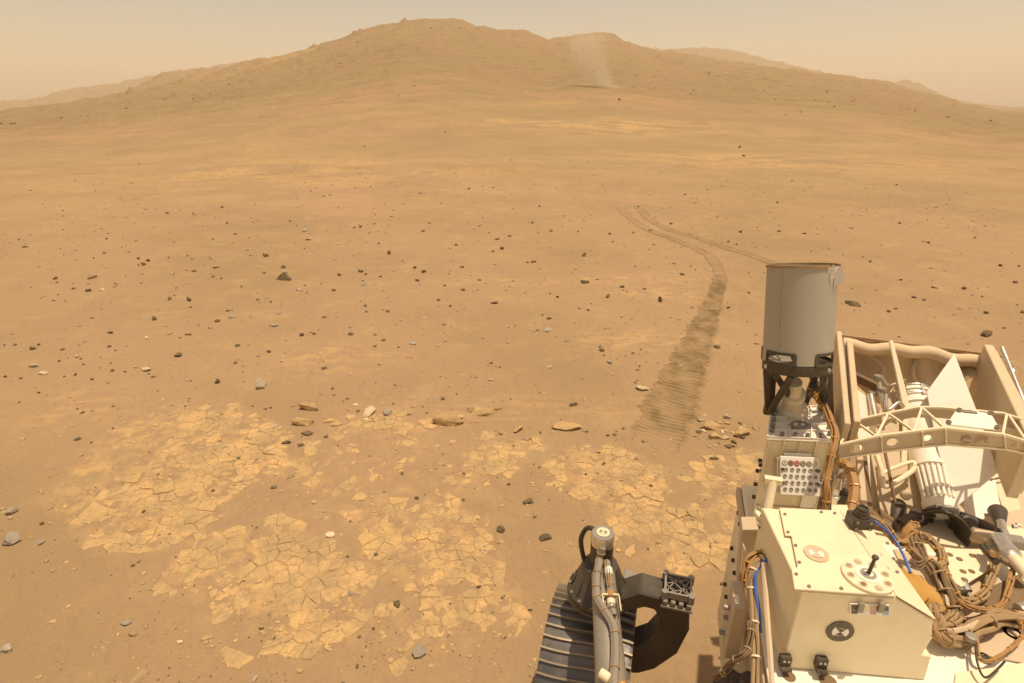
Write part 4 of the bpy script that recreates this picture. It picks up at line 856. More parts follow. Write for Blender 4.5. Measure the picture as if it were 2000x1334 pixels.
# --- antenna pedestal
zt = 1.25; vf = 1.328
A0, A1, A2, A3 = Zp(1497, 856, zt), Zp(1630, 862, zt), Zp(1622, 793, zt), Zp(1506, 799, zt)
inn = lambda p: p + (sum((A0, A1, A2, A3)) / 4 - p) * .05
m = MB(); m.prism([inn(p) - UPZ * .0065 for p in (A0, A1, A2, A3)], (0, 0, -.2555)); PED = m.build('antenna_pedestal', M_CREAM, bevel=.003)
m = MB(); m.prism([A0, A1, A2, A3], (0, 0, -.006)); m.build('top_plate', M_WHITE, PED, .002)
def TP(s, t, dz=0): return (A0 * (1 - s) + A1 * s) * (1 - t) + (A3 * (1 - s) + A2 * s) * t + UPZ * dz
for s in (.0 + .012, .34, .66, 1 - .012): MB().bar(TP(s, 0.01, .003), TP(s, .99, .003), .0028, .006).build('plate_rib', M_WHITE, PED)
for t in (.015, .24, .44, .66, .985):
    for s0, s1 in ((.02, .33), (.35, .65), (.67, .98)): MB().bar(TP(s0, t, .0028), TP(s1, t, .0028), .0026, .0056).build('plate_rib', M_WHITE, PED)
bolts(PED, [TP(s, .075, .0002) for s in (.22, .42, .60, .78)] + [TP(.07, t, .0002) for t in (.2, .35, .55, .75, .9)] + [TP(.93, t, .0002) for t in (.15, .33, .52, .72)] + [TP(s, .92, .0002) for s in (.2, .4, .6, .8)], UPZ, .0052, .011, M_GREYM)
fiducial(PED, TP(.47, .36, .0066), unit(A1 - A0), unit(A3 - A0), UPZ, .0225, M_GREYM, M_WHITE)
fn = unit(np.cross(A1 - A0, UPZ)); fn = fn if fn[1] < 0 else -fn; ea = unit(A1 - A0)
def PF(s, z, d=0): p = inn(A0) * (1 - s) + inn(A1) * s; p = p + fn * d; p[2] = z; return p
for s in (.02, .25, .5, .75, .98): MB().bar(PF(s, 1.242, .003), PF(s, 1.12 if 0 < s < .9 else 1.0, .003), .003, .006, fn).build('wall_rib', M_CREAM, PED)
for z in (1.118, 1.045, 1.022): MB().bar(PF(.01, z, .003), PF(.99, z, .003), .006, .003).build('wall_rib', M_CREAM, PED)
MB().bar(PF(.42, 1.04, .0025), PF(.42, 1.0, .0025), .003, .005, fn).build('wall_rib', M_CREAM, PED)
for (s0, s1, z0, z1) in ((.72, .96, 1.05, 1.098), (.66, .96, 1.024, 1.04)): MB().prism([PF(s0, z0, .001), PF(s1, z0, .001), PF(s1, z1, .001), PF(s0, z1, .001)], fn * .006).build('access_plate', M_WHITE, PED, .0008)
bolts(PED, [PF(.93, 1.058, .0072), PF(.93, 1.032, .0072), PF(.93, 1.09, .0072)], fn, .003, .003, M_SILV)
MB().box(PF(.90, 1.125, .012), ea * .009, fn * .004, UPZ * .008).build('terminal_block', M_GREYS, PED, .001)
# sample grid plate with five rows of round cells
gc = PF(.50, 1.166, .036); gt = unit(UPZ - fn * .55); gn = unit(np.cross(ea, gt)); gn = gn if gn[1] < 0 else -gn
m = MB(); m.box(gc, ea * .0465, gt * .047, gn * .004); GRID = m.build('sample_grid_plate', M_WHITE, PED, .0015, label='white calibration plate with rows of round cells')
MB().box(gc - gn * .014 - ea * .006, ea * .045, gt * .043, gn * .0095).build('grid_back_box', M_BEIGE, PED, .001)
MB().box(gc + gt * .051 - ea * .004, ea * .034, gt * .004, gn * .003).build('grid_top_tab', M_GREYS, PED, .001)
for rw in range(5):
    for cl in range(6):
        if rw == 0 and cl == 5: pass
        c = gc + ea * ((cl - 2.5) * .0145 + (.003 if rw % 2 else 0)) + gt * (.031 - rw * .0158) + gn * .004
        if rw == 0: MB().lathe(c, gn, [(0, .0068), (.0015, .0068)], 14).build('cell_rim', (M_GREYS, M_BROWNC, M_RED, M_BROWNC, M_GREYS, M_CREAM)[cl], PED)
        MB().lathe(c, gn, [(0, .0045), (.0022, .0045), (.0022, .003), (.001, .0028)], 12).build('sample_cell', ((M_WHITE, M_TANC, M_PINK, M_BEIGE, M_GREYS, M_BEIGE)[cl] if rw == 0 else M_GREYS), PED)
bolts(PED, [gc + ea * sx + gt * sy + gn * .004 for sx, sy in ((-.042, .015), (-.042, -.018), (.043, .015), (.043, -.018))], gn, .0045, .003, M_MARK)
# flange bolts on the far side wall
bolts(PED, [Vp(x, y, 1.40) for x, y in ((1488, 900), (1489, 909), (1483, 920), (1492, 920), (1479, 946), (1476, 971), (1472, 992))], -RGT, .0055, .009, M_DARKG)

# --- antenna: ring on struts carrying a white drum
va = 1.42
ab, at_ = Vp(1556, 703, va), Vp(1567, 519, va + .046); ax = unit(at_ - ab); HD = float(np.linalg.norm(at_ - ab))
RD = 62.5 / FPX * depth((ab + at_) / 2)
aa = unit(np.cross(ax, AFT)); aa = aa if aa @ RGT > 0 else -aa; ac = unit(np.cross(ax, aa)); ac = ac if ac @ AFT < 0 else -ac      # ac faces the camera
def AP(th, h, r): return ab + ax * h + (aa * math.sin(th) + ac * math.cos(th)) * r        # th = 0 faces the camera, + to the right
NS, NH = 72, 30; hw_0 = HD * .115
WIN = [(-1.15, -.22), (.38, 1.10), (1.6, 2.5), (2.9, 3.8), (-2.6, -1.75)]
m = MB(); tw = .0022
def drum_pt(i, j, inner):
    th = 2 * math.pi * i / NS; h = HD * j / NH; r = RD - (tw if inner else 0)
    if j >= NH - 4:                                            # the dented, torn lip at the right front
        g = math.exp(-((th - .95 + (2 * math.pi if th > 5 else 0) * -1) / .28) ** 2) * (j - NH + 4) / 4; r *= 1 - .13 * g; h -= .016 * g
    r *= 1 + .004 * math.sin(th * 9 + j * .5) * (1 if .6 < th < 1.7 else .15)
    return AP(th, h, r)
nv = NS * (NH + 1)
for inner in (0, 1): m.v += [drum_pt(i, j, inner) for j in range(NH + 1) for i in range(NS)]
def cut(i, j):
    th = 2 * math.pi * (i + .5) / NS; hh = (j + .5) / NH
    return hh < .115 and any(a < t < b for a, b in WIN for t in (th, th - 2 * math.pi))
for j in range(NH):
    for i in range(NS):
        if cut(i, j): continue
        k = (i + 1) % NS; q = (j * NS + i, j * NS + k, (j + 1) * NS + k, (j + 1) * NS + i)
        m.f.append(q); m.f.append(tuple(nv + z for z in q[::-1]))
for i in range(NS):
    k = (i + 1) % NS; j = NH; m.f.append((j * NS + i, j * NS + k, nv + j * NS + k, nv + j * NS + i))
ANT = m.build('antenna', M_DRUM, smooth_=True, label='open topped white antenna drum with a torn rim')
m = MB(); n_ = 96
for i in range(n_):
    a, b = 2 * math.pi * i / n_, 2 * math.pi * (i + 1) / n_
    if .55 < a < 1.35: continue
    m.bar(AP(a, HD + .001, RD + .0003), AP(b, HD + .001, RD + .0003), .0045, .006, ax)
m.build('rim_band', M_TANC, ANT)
m = MB(); m.lathe(ab, ax, [(HD * .55, RD - tw - .0006), (HD * .995, RD - tw - .0006)], 72, False); m.build('lit_inner_wall', M_CLOTH, ANT, smooth_=True)  # tan inner wall, its colour brightened to look lit
m = MB()
for dth, dh, lenn in ((.80, -.020, .03), (.95, -.012, .045), (1.1, -.018, .03), (.62, -.006, .02)):
    p_ = AP(dth, HD + dh, RD + .0015); m.prism([p_, p_ + ax * .012 + aa * .006, p_ + aa * .010 - ax * lenn * .6, p_ - ax * lenn * .8], (aa * math.sin(dth) + ac * math.cos(dth)) * .0012)
m.build('torn_foil', M_SILV, ANT)
MB().bar(AP(-.75, hw_0, RD + .0004), AP(-.75, HD * .985, RD + .0004), .003, .0012, AP(-.75, 0, 1) - ab).build('drum_seam', M_DRUM, ANT)
bolts(ANT, [AP(-.70, HD * f, RD) for f in (.2, .4, .6, .8)], ac, .0016, .001, M_GREYM, 'rivet')
hw_ = hw_0
for a, b in WIN:
    m = MB(); n_ = 10; rr_ = RD + .0008
    for h in (0.001, hw_):
        for k in range(n_): m.bar(AP(a + (b - a) * k / n_, h, rr_), AP(a + (b - a) * (k + 1) / n_, h, rr_), .004, .0065, ax)
    for t in (a, b): m.bar(AP(t, 0, rr_), AP(t, hw_, rr_), .0065, .004, AP(t, 0, 1) - ab)
    m.build('window_trim', M_DARKG, ANT)
m = MB(); m.lathe(ab, ax, [(-.026, RD * .98), (-.024, RD * 1.0), (-.003, RD * 1.0), (-.001, RD * .97), (-.001, RD * .80), (-.026, RD * .80)], 48, False); RING = m.build('support_ring', M_BLACK, ANT, smooth_=True)
m = MB(); m.lathe(ab, ax, [(-.001, RD * .79), (.001, RD * .79)], 40); m.build('ground_plane', M_GREYM, ANT)
for k in range(7):
    t = 2 * math.pi * k / 7; m = MB(); m.tube([ab + ax * h + (aa * math.cos(t + h * 14) + ac * math.sin(t + h * 14)) * RD * .55 for h in np.linspace(0.004, HD * .3, 8)], .004, 6, 0); m.build('helix_element', M_SILV, ANT)
bolts(ANT, [AP(t, -.012, RD) for t in (-1.2, .9)], ac, .005, .003, M_SILV)
pl_ = lambda th, r=.92: AP(th, -.026, RD * r)
def ft(x, y): return Zp(x, y, zt + .004)
for a, b in ((pl_(-1.35), ft(1500, 803)), (pl_(-.30), ft(1502, 806)), (pl_(-.9, .9), ft(1560, 800)), (pl_(.75), ft(1612, 800)), (pl_(1.35), ft(1622, 812)), (pl_(2.6), ft(1612, 800)), (pl_(-2.5), ft(1506, 800)), (pl_(2.2), ft(1570, 795))):
    m = MB(); m.bar(a, b, .015, .012, AFT); m.build('strut', M_BLACK, ANT, .002)
for x, y in ((1501, 800), (1612, 798), (1560, 798)): MB().box(ft(x, y), RGT * .012, AFT * .011, UPZ * .012).build('strut_foot', M_BLACK, ANT, .002)
cb = (pl_(0, 0) + ft(1545, 800)) / 2
m = MB(); m.lathe(ft(1545, 802), pl_(0, 0) - ft(1545, 802), [(0, .045), (.012, .042), (.025, .026), (.06, .024), (.062, .030), (.075, .030), (.077, .02), (.12, .018)], 24); m.build('feed_cone', M_CREAM, ANT, smooth_=True)
bundle([AP(1.05, -.006, RD * 1.02), Dp(1616, 735, depth(ab) - .05), Dp(1611, 755, depth(ab) - .06), Dp(1590, 762, depth(ab) - .03), Dp(1585, 775, depth(ab))], .0035, 1, M_BLACK, 'feed_cable', ANT)
dh_ = depth(A1)
bundle([Dp(1588, 768, dh_ + .08), Dp(1600, 780, dh_ + .06), Dp(1612, 800, dh_ + .03), Dp(1626, 832, dh_ - .03), Dp(1631, 858, dh_ - .07), Dp(1625, 885, dh_ - .09), Dp(1617, 925, dh_ - .10), Dp(1614, 960, dh_ - .11), Dp(1613, 1000, dh_ - .11)], .0055, 4, M_ORANGE, 'pedestal_harness', ties=7, seed=11, spread=1.1, tie_mat=M_KAPTON)
bundle([Dp(1596, 745, dh_ + .08), Dp(1606, 775, dh_ + .05), Dp(1620, 805, dh_ + .02), Dp(1637, 845, dh_ - .04), Dp(1634, 880, dh_ - .08), Dp(1622, 930, dh_ - .09), Dp(1620, 1000, dh_ - .10)], .0045, 1, M_DARKG, 'pedestal_conduit', seed=12)
R0 = random.Random(4); m = MB()
for k in range(16):
    c = Dp(1590 + R0.uniform(-6, 8), 768 + R0.uniform(-7, 7), dh_ + .06); m.bar(c, c + V3([R0.uniform(-1, 1), R0.uniform(-1, 1), R0.uniform(-1, 1)]) * .012, .0022, .0022)
m.build('lacing_knot', M_KAPTON, ANT)

# --- truss beam across the rear deck
FT = [Vp(x, y, 1.38) for x, y in ((1638, 869), (1720, 851), (1800, 841), (1845, 836), (1960, 849), (2000, 861), (2090, 890))]
FB = [Vp(x, y, 1.38) for x, y in ((1640, 894), (1722, 881), (1802, 871), (1847, 867), (1962, 876), (2002, 884), (2092, 910))]
BT = [Vp(x, y, 1.48) for x, y in ((1632, 829), (1712, 812), (1790, 796), (1836, 796), (1960, 808), (2000, 821), (2090, 852))]
def seg(L, t):
    n = len(L) - 1; k = min(int(t * n), n - 1); f = t * n - k; return L[k] * (1 - f) + L[k + 1] * f
m = MB(); m.sweep(FT, AFT, UPZ, .007, .007); BEAM = m.build('truss_beam', M_CREAM, bevel=.001)
m = MB(); m.sweep(BT, AFT, UPZ, .007, .007); m.build('rear_chord', M_CREAM, BEAM, .001)
def web(L0, L1, off, holes, nm, mt):
    """web plate split at its stiffeners; panels with round lightening holes"""
    for k in range(len(L0) - 1):
        a, b, c, d = L0[k] + off, L0[k + 1] + off, L1[k + 1] + off, L1[k] + off
        m = MB(); th = AFT * .003
        if k in holes:
            f, rr = holes[k]; cx = (a * (1 - f) + b * f + d * (1 - f) + c * f) / 2; n = 24; e_ = unit(b - a); g_ = unit(np.cross(e_, AFT)); g_ = g_ if g_[2] > 0 else -g_
            out = []
            per = [(a, b, 6), (b, c, 6), (c, d, 6), (d, a, 6)]
            for p, q_, nn in per: out += [p + (q_ - p) * t / nn for t in range(nn)]
            inn_ = [cx + unit(p - cx) * rr for p in out]
            b0 = len(m.v); N = len(out)
            m.v += out + inn_ + [p + th for p in out] + [p + th for p in inn_]
            for t in range(N):
                u = (t + 1) % N; m.f += [(b0 + t, b0 + u, b0 + N + u, b0 + N + t), (b0 + 2 * N + t, b0 + 3 * N + t, b0 + 3 * N + u, b0 + 2 * N + u), (b0 + N + t, b0 + N + u, b0 + 3 * N + u, b0 + 3 * N + t), (b0 + t, b0 + 2 * N + t, b0 + 2 * N + u, b0 + u)]
            m.build(nm, mt, BEAM)
            MB().lathe(cx - AFT * .0015, AFT, [(0, rr * 1.16), (.006, rr * 1.16), (.006, rr * 1.0), (0, rr * 1.0), (0, rr * 1.16)], 24, False).build('hole_flange', M_CREAM, BEAM)
        else: m.prism([a, b, c, d], th); m.build(nm, mt, BEAM)
web(FT, FB, -AFT * .002, {0: (.42, .0125), 1: (.27, .0115), 2: (.2, .0095), 4: (.45, .0085), 5: (.4, .012)}, 'web_panel', M_BEIGE)
BB = [p - UPZ * .030 for p in BT]
web(BT, BB, AFT * .002, {0: (.35, .011), 1: (.3, .011), 2: (.5, .009)}, 'rear_web_panel', M_BEIGE)
m = MB(); m.sweep([p - AFT * .001 for p in FB], AFT, UPZ, .010, .004); m.build('lower_flange', M_CREAM, BEAM)
for k in (1, 2, 3, 4, 5): MB().bar(FT[k] - AFT * .005, FB[k] - AFT * .005, .003, .004, AFT).build('stiffener', M_CREAM, BEAM)
zz = [(0.0, 0), (.085, 1), (.16, 0), (.245, 1), (.325, 0), (.33, 1), (.42, 1), (.50, 0)]
pts_ = [seg(FT, .01), seg(BT, .085), seg(FT, .175), seg(BT, .245), seg(FT, .34), seg(BT, .36), seg(FT, .505)]
# diagonals read off the photograph: front chord points and back chord points
dg = [((1640, 868), (1668, 822)), ((1668, 822), (1712, 853)), ((1712, 853), (1735, 811)), ((1735, 811), (1785, 843)), ((1785, 843), (1800, 797)), ((1800, 797), (1845, 836)), ((1958, 848), (1966, 809)), ((1970, 811), (2005, 846))]
def on_ch(px, py, back):
    L = BT if back else FT; best = min(np.linspace(0, 1, 400), key=lambda t: (lambda s: (s[0] - px) ** 2)(pix(*seg(L, t)))); return seg(L, best)
bk = [(0, 1), (1, 0), (0, 1), (1, 0), (0, 1), (1, 0), (0, 1), (1, 0)]
for ((x0, y0), (x1, y1)), (b0_, b1_) in zip(dg, bk): MB().bar(on_ch(x0, y0, b0_), on_ch(x1, y1, b1_), .0055, .006).build('diagonal', M_CREAM, BEAM, .0008)
cv = [on_ch(1850, 0, 0) + AFT * .006, on_ch(1955, 0, 0) + AFT * .006, on_ch(1925, 0, 1) - AFT * .020, on_ch(1858, 0, 1) - AFT * .020]
m = MB(); m.prism([p + UPZ * .004 for p in cv], UPZ * .004); CVP = m.build('cover_plate', M_WHITE, BEAM, .001)
m = MB(); c1, c2 = cv[3] * .85 + cv[2] * .15, cv[3] * .45 + cv[2] * .55; m.prism([c1 + UPZ * .0085 - AFT * .004, c2 + UPZ * .0085 - AFT * .004, c2 + UPZ * .0085 - AFT * .012, c1 + UPZ * .0085 - AFT * .012], UPZ * .002); m.build('name_plate', M_GREYM, BEAM)
bolts(BEAM, [cv[0] + UPZ * .008 + RGT * .004 + AFT * .003, cv[1] + UPZ * .008 - RGT * .006 + AFT * .004, cv[2] + UPZ * .008 - RGT * .004 - AFT * .006, cv[3] + UPZ * .008 + RGT * .003 - AFT * .008], UPZ, .0055, .008, M_GREYM)
for f_ in (.15, .62): MB().bar(cv[3] * (1 - f_) + cv[2] * f_ + UPZ * .006, on_ch(1862 + 62 * f_, 0, 1), .012, .005).build('cover_tab', M_CREAM, BEAM, .001)
# round emblem and lettering on the web
bw = lambda x, y: Vp(x, y, 1.38) - AFT * .0052
ew = unit(FT[4] - FT[3]); gw = unit(np.cross(AFT, ew)); gw = gw if gw[2] > 0 else -gw
MB().prism(ringpts(bw(1886, 857), ew, gw, .0095, 24), -AFT * .0006).build('round_emblem', M_FADE, BEAM)
m = MB(); ec = bw(1886, 857) - AFT * .0008
for s_ in (-1, 1): m.bar(ec + ew * (-.008) + gw * .003 * s_, ec + ew * .008 - gw * .002 * s_, .0012, .0003, AFT)
m.build('emblem_swoosh', M_BEIGE, BEAM)
def lettering(txt, c, size, mat, parent, name='lettering', ex=None, ey=None, nz=None):
    cu = bpy.data.curves.new('t', 'FONT'); cu.body = txt; cu.size = size; cu.align_x = 'CENTER'; cu.align_y = 'CENTER'; cu.extrude = .0003; cu.shear = .2
    ob = bpy.data.objects.new('t', cu); COL.objects.link(ob); dg_ = bpy.context.evaluated_depsgraph_get(); me = bpy.data.meshes.new_from_object(ob.evaluated_get(dg_)); bpy.data.objects.remove(ob); me.name = name
    for v in me.vertices: v.co = Vector(tuple(V3(c) - BASE + ex * v.co.x + ey * v.co.y + nz * v.co.z))
    me.materials.clear(); return link(name, me, mat, parent)
lettering('JPL', bw(1917, 856) - AFT * .0008, .022, M_FADR, BEAM, 'lettering', ew, gw, -AFT)
lettering('NASA', ec - AFT * .0006, .0062, M_CREAM, BEAM, 'emblem_lettering', ew, gw, -AFT)

# --- power unit bay: side plates, insulation curtain, finned generator
def plank(pa, pb, wid, hgt_, name, mat, par=None, dv=RGT):
    m = MB(); m.prism([pa, pb, pb + dv * wid, pa + dv * wid], (0, 0, -hgt_)); return m.build(name, mat, par, .002)
def Db(x, y, d): return Dp(x, y, 1.38 + (d - 1.38) * .55)
plank(Zp(1634, 646, 1.385), Zp(1650, 826, 1.28), .014, .26, 'left_heat_plate', M_PLATE)
plank(Zp(1654, 664, 1.375), Zp(1668, 822, 1.275), .016, .42, 'left_heat_plate', M_PLATE)
plank(Zp(1646, 660, 1.377), Zp(1657, 824, 1.277), .004, .25, 'plate_seal', M_SILV)
RP = plank(Zp(1922, 672, 1.36), Zp(2010, 860, 1.30), .024, .16, 'right_heat_plate', M_PLATE)
plank(Zp(1940, 684, 1.355), Zp(2030, 860, 1.295), .010, .15, 'right_heat_plate', M_PLATE)
m = MB(); m.cyl(Db(1957, 679, 2.05), Db(2012, 815, 1.72), .006, 12); m.lathe(Db(1975, 722, 1.95), Db(2012, 815, 1.72) - Db(1957, 679, 2.05), [(0, .011), (.008, .012), (.016, .011)], 12); m.build('coolant_pipe', M_SILV, smooth_=True)
# curtain
m = MB(); NU, NV_ = 44, 16; vC = 1.88
def cur_top(s): return Vp(1640 + 290 * s, 655 + 36 * s + 3 * math.sin(s * 9), vC)
def cur_bot(s): return Vp(1650 + 262 * s, 745 + 70 * math.sin(math.pi * min(1, s * 1.05)) - 8 * s, vC - .05)
for j in range(NV_ + 1):
    for i in range(NU + 1):
        s, t = i / NU, j / NV_; p = cur_top(s) * (1 - t) + cur_bot(s) * t
        sag = .030 * math.sin(math.pi * t) * (1 + .6 * math.sin(s * 7.5)) + .012 * mnoise.noise(Vector((s * 7, t * 4, 1)))
        m.v.append(p + AFT * sag + UPZ * .006 * mnoise.noise(Vector((s * 9, t * 3, 7))))
for j in range(NV_):
    for i in range(NU): k = j * (NU + 1) + i; m.f.append((k, k + 1, k + NU + 2, k + NU + 1))
CUR = m.build('insulation_curtain', M_CLOTH, smooth_=True)
m = MB(); m.tube([cur_top(s) - AFT * .012 + UPZ * .004 * math.sin(s * 23) - UPZ * .022 for s in np.linspace(.02, .99, 26)], .020, 10, 0); m.build('rolled_hem', M_CLOTH, CUR, smooth_=True)
m = MB(); m.bar(cur_top(0), cur_top(1), .012, .008); m.build('curtain_rail', M_TANC, CUR)
for s in (.24, .55, .80):
    m = MB(); m.tube([cur_top(s) - UPZ * .05 - AFT * .002, cur_top(s) * .6 + cur_bot(s) * .4 - AFT * .0 + RGT * .02 * (1 if s < .5 else -1), cur_top(s) * .35 + cur_bot(s) * .65], .0075, 8); m.build('curtain_strap', M_BEIGE, CUR, smooth_=True)
m = MB(); m.bar(Vp(1652, 727, vC - .04), Vp(1715, 757, vC - .07), .02, .025); m.build('bay_beam', M_BROWNC, CUR, .002)
MB().rbox(.56, 1.35, 1.505, 1.84, .60, .90).build('bay_floor', M_BEIGE, CUR, .004)
# generator
g0, g1 = Db(1782, 768, 1.98), Db(1838, 1000, 1.52); gd = unit(g1 - g0); LG = float(np.linalg.norm(g1 - g0))
m = MB(); m.lathe(g0, gd, [(0, 0.0390), (.004, 0.0499), (.02, 0.0515), (.02, 0.0468), (.05, 0.0468), (.052, 0.0515), (.064, 0.0515), (.066, 0.0452), (LG * .66, 0.0452), (LG * .66 + .002, 0.0484), (LG * .69, 0.0484), (LG * .69 + .002, 0.0390), (LG * .92, 0.0343), (LG * .94, 0.0390), (LG, 0.0390)], 36)
GEN = m.build('generator', M_WHITE, smooth_=True, label='white finned generator cylinder behind the truss beam')
ga = unit(np.cross(gd, RGT)); 
for k in range(9):
    t = -1.1 + k * .28; e_ = unit(np.cross(gd, UPZ)); f_ = np.cross(e_, gd); r_ = e_ * math.sin(t) + f_ * math.cos(t)
    MB().bar(g0 + gd * LG * .70 + r_ * .041, g0 + gd * LG * .93 + r_ * .038, .006, .011, r_).build('collar_rib', M_WHITE, GEN, .001)
for h in (.003, .032):
    m = MB(); m.lathe(g0 + gd * h, gd, [(0, .0515), (0, .0535), (.004, .0535), (.004, .0515)], 36, False); m.build('end_band', M_SILV, GEN)
for t in (-.9, -.1, .7):
    e_ = unit(np.cross(gd, UPZ)); f_ = np.cross(e_, gd); r_ = e_ * math.sin(t) + f_ * math.cos(t); MB().bar(g0 + gd * .004 + r_ * .053, g0 + gd * .04 + r_ * .053, .006, .004, r_).build('band_strap', M_SILV, GEN)
def sheet(pts, th, name, mat, par=GEN, label=None):
    """flat plate: three corners fix its plane, the others lie on it"""
    k = len(pts); an = [Db(*pts[i]) for i in (0, k // 3, (2 * k) // 3)]; n = unit(np.cross(an[1] - an[0], an[2] - an[0]))
    m = MB(); m.prism([PL(x, y, an[0], n) for x, y, _ in pts], n * th); return m.build(name, mat, par, .0008, label=label)
sheet([(1810, 765, 1.80), (1864, 690, 1.76), (1905, 795, 1.66), (1950, 922, 1.56), (1865, 992, 1.48), (1832, 880, 1.62)], .005, 'fin', M_WHITE)
sheet([(1738, 666, 1.98), (1744, 664, 1.99), (1780, 800, 1.86), (1800, 900, 1.74), (1762, 905, 1.72), (1766, 800, 1.84)], .005, 'fin', M_CREAM)
sheet([(1718, 800, 1.90), (1748, 760, 1.93), (1775, 860, 1.80), (1806, 1000, 1.62), (1722, 1008, 1.58), (1700, 880, 1.76)], .005, 'fin', M_BEIGE)
sheet([(1662, 752, 1.90), (1695, 775, 1.90), (1704, 860, 1.80), (1722, 1005, 1.66), (1700, 1000, 1.66), (1680, 880, 1.78)], .005, 'fin', M_WHITE)
sheet([(1880, 960, 1.74), (1940, 915, 1.80), (1955, 995, 1.66), (1905, 1022, 1.60), (1885, 1005, 1.62)], .004, 'heat_shield', M_WHITE)
sheet([(1905, 770, 2.02), (1925, 765, 2.04), (1945, 830, 1.95), (1995, 995, 1.72), (1962, 1003, 1.70), (1935, 915, 1.80)], .004, 'heat_shield', M_CREAM)
sheet([(1735, 770, 1.97), (1748, 755, 2.0), (1733, 778, 1.96)], .003, 'corner_tab', M_WHITE)
m = MB(); m.cyl(Db(1830, 795, 1.83), Db(1890, 735, 1.86), .003, 8); m.build('fin_cable', M_TANC, GEN)
m = MB(); m.cyl(Db(1865, 906, 1.60), Db(1900, 880, 1.64), .003, 8); m.build('fin_cable', M_TANC, GEN)
bolts(GEN, [Db(x, y, 1.615) for x, y in ((1861, 896), (1854, 902), (1865, 906))], fn, .004, .004, M_MARK)
MB().bar(Db(1935, 937, 1.75), Db(1977, 928, 1.78), .004, .004).build('fin_cable', M_BROWNC, GEN)
# pipes and brackets round the generator
def pipe(pts, r, name='pipe', mat=M_SILV, par=GEN): m = MB(); m.tube(pts, r, 10, 6); return m.build(name, mat, par, smooth_=True)
pipe([Db(1714, 735, 1.88), Db(1722, 775, 1.84), Db(1730, 805, 1.82), Db(1736, 815, 1.81)], .007)
pipe([Db(1722, 735, 1.88), Db(1735, 752, 1.9), Db(1752, 748, 1.92), Db(1768, 742, 1.94)], .004)
pipe([Db(1730, 770, 1.83), Db(1733, 800, 1.80), Db(1755, 786, 1.82), Db(1765, 795, 1.82)], .005)
pipe([Db(1700, 770, 1.88), Db(1706, 800, 1.84), Db(1712, 830, 1.80)], .010)
pipe([Db(1712, 890, 1.66), Db(1722, 920, 1.62), Db(1726, 948, 1.60), Db(1742, 945, 1.60), Db(1775, 925, 1.62), Db(1788, 912, 1.63)], .007, mat=M_CREAM)
pipe([Db(1724, 925, 1.61), Db(1740, 916, 1.63), Db(1780, 902, 1.66), Db(1787, 910, 1.64)], .005, mat=M_CREAM)
pipe([Db(1728, 880, 1.68), Db(1738, 930, 1.60), Db(1748, 980, 1.55)], .004, mat=M_BROWNC)
for x, y, d in ((1714, 738, 1.87), (1722, 762, 1.85), (1704, 770, 1.88)): m = MB(); m.lathe(Db(x, y, d), (0, 0, 1), [(-.008, .010), (.0, .013), (.008, .010)], 12); m.build('fitting', M_GREYM, GEN, smooth_=True)
m = MB(); m.lathe(Db(1768, 965, 1.57), fn, [(0, .014), (.01, .013), (.012, .008)], 14); m.build('fitting', M_BEIGE, GEN)
m = MB(); m.box(Db(1845, 985, 1.50), RGT * .025, AFT * .02, UPZ * .008); m.build('collar_foot', M_SILV, GEN, .002)

# --- dark plumbing at the foot of the generator
def ptube(pts, r, name, mat=M_DARKG, par=None, n=12): m = MB(); m.tube(pts, r, n, 6); return m.build(name, mat, par, smooth_=True)
HORN = ptube([Dp(1845, 1003, 1.50), Dp(1880, 1012, 1.47), Dp(1920, 1028, 1.43), Dp(1945, 1042, 1.40)], .016, 'dark_manifold')
ptube([Dp(1840, 1003, 1.50), Dp(1812, 1002, 1.48), Dp(1780, 1012, 1.46), Dp(1758, 1024, 1.45)], .013, 'manifold_branch', par=HORN)
m = MB(); m.lathe(Dp(1840, 1012, 1.49), Dp(1838, 1075, 1.36) - Dp(1840, 1012, 1.49), [(0, .018), (.02, .02), (.03, .036), (.075, .060), (.078, .058), (.035, .03)], 30, False); m.build('dark_shroud', M_DARKG, HORN, smooth_=True)
for x0, y0, d0, x1, y1, d1, r in ((1752, 985, 1.52, 1750, 1030, 1.45, .016), (1948, 998, 1.50, 1958, 1040, 1.42, .016)):
    m = MB(); p, q_ = Dp(x0, y0, d0), Dp(x1, y1, d1); L = float(np.linalg.norm(q_ - p)); m.lathe(p, q_ - p, [(0, r * 1.3), (.003, r * 1.35), (L * .35, r * 1.0), (L * .6, r * .7), (L, r * .65)], 18); m.build('dark_cup', M_DARKG, HORN, smooth_=True)
for x, y, d in ((1790, 1006, 1.47), (1862, 1008, 1.48), (1895, 1020, 1.44)): m = MB(); m.lathe(Dp(x, y, d), AFT + RGT * .5, [(-.008, .0175), (.008, .0175)], 16); m.build('manifold_clamp', M_GREYM, HORN)
ptube([Dp(1715, 1000, 1.5), Dp(1735, 1015, 1.48), Dp(1760, 1030, 1.45)], .012, 'dark_strut', M_BROWNC)
m = MB(); m.prism([Dp(1700, 995, 1.5), Dp(1740, 1005, 1.5), Dp(1745, 1030, 1.44), Dp(1700, 1012, 1.46)], UPZ * -.05); m.build('dark_ledge', M_BROWNC, bevel=.002)
m = MB(); m.lathe(Dp(1895, 1042, 1.40), RGT - AFT * .2, [(0, .014), (.004, .019), (.06, .019), (.064, .015)], 16); m.build('resting_canister', M_BEIGE, HORN, smooth_=True)

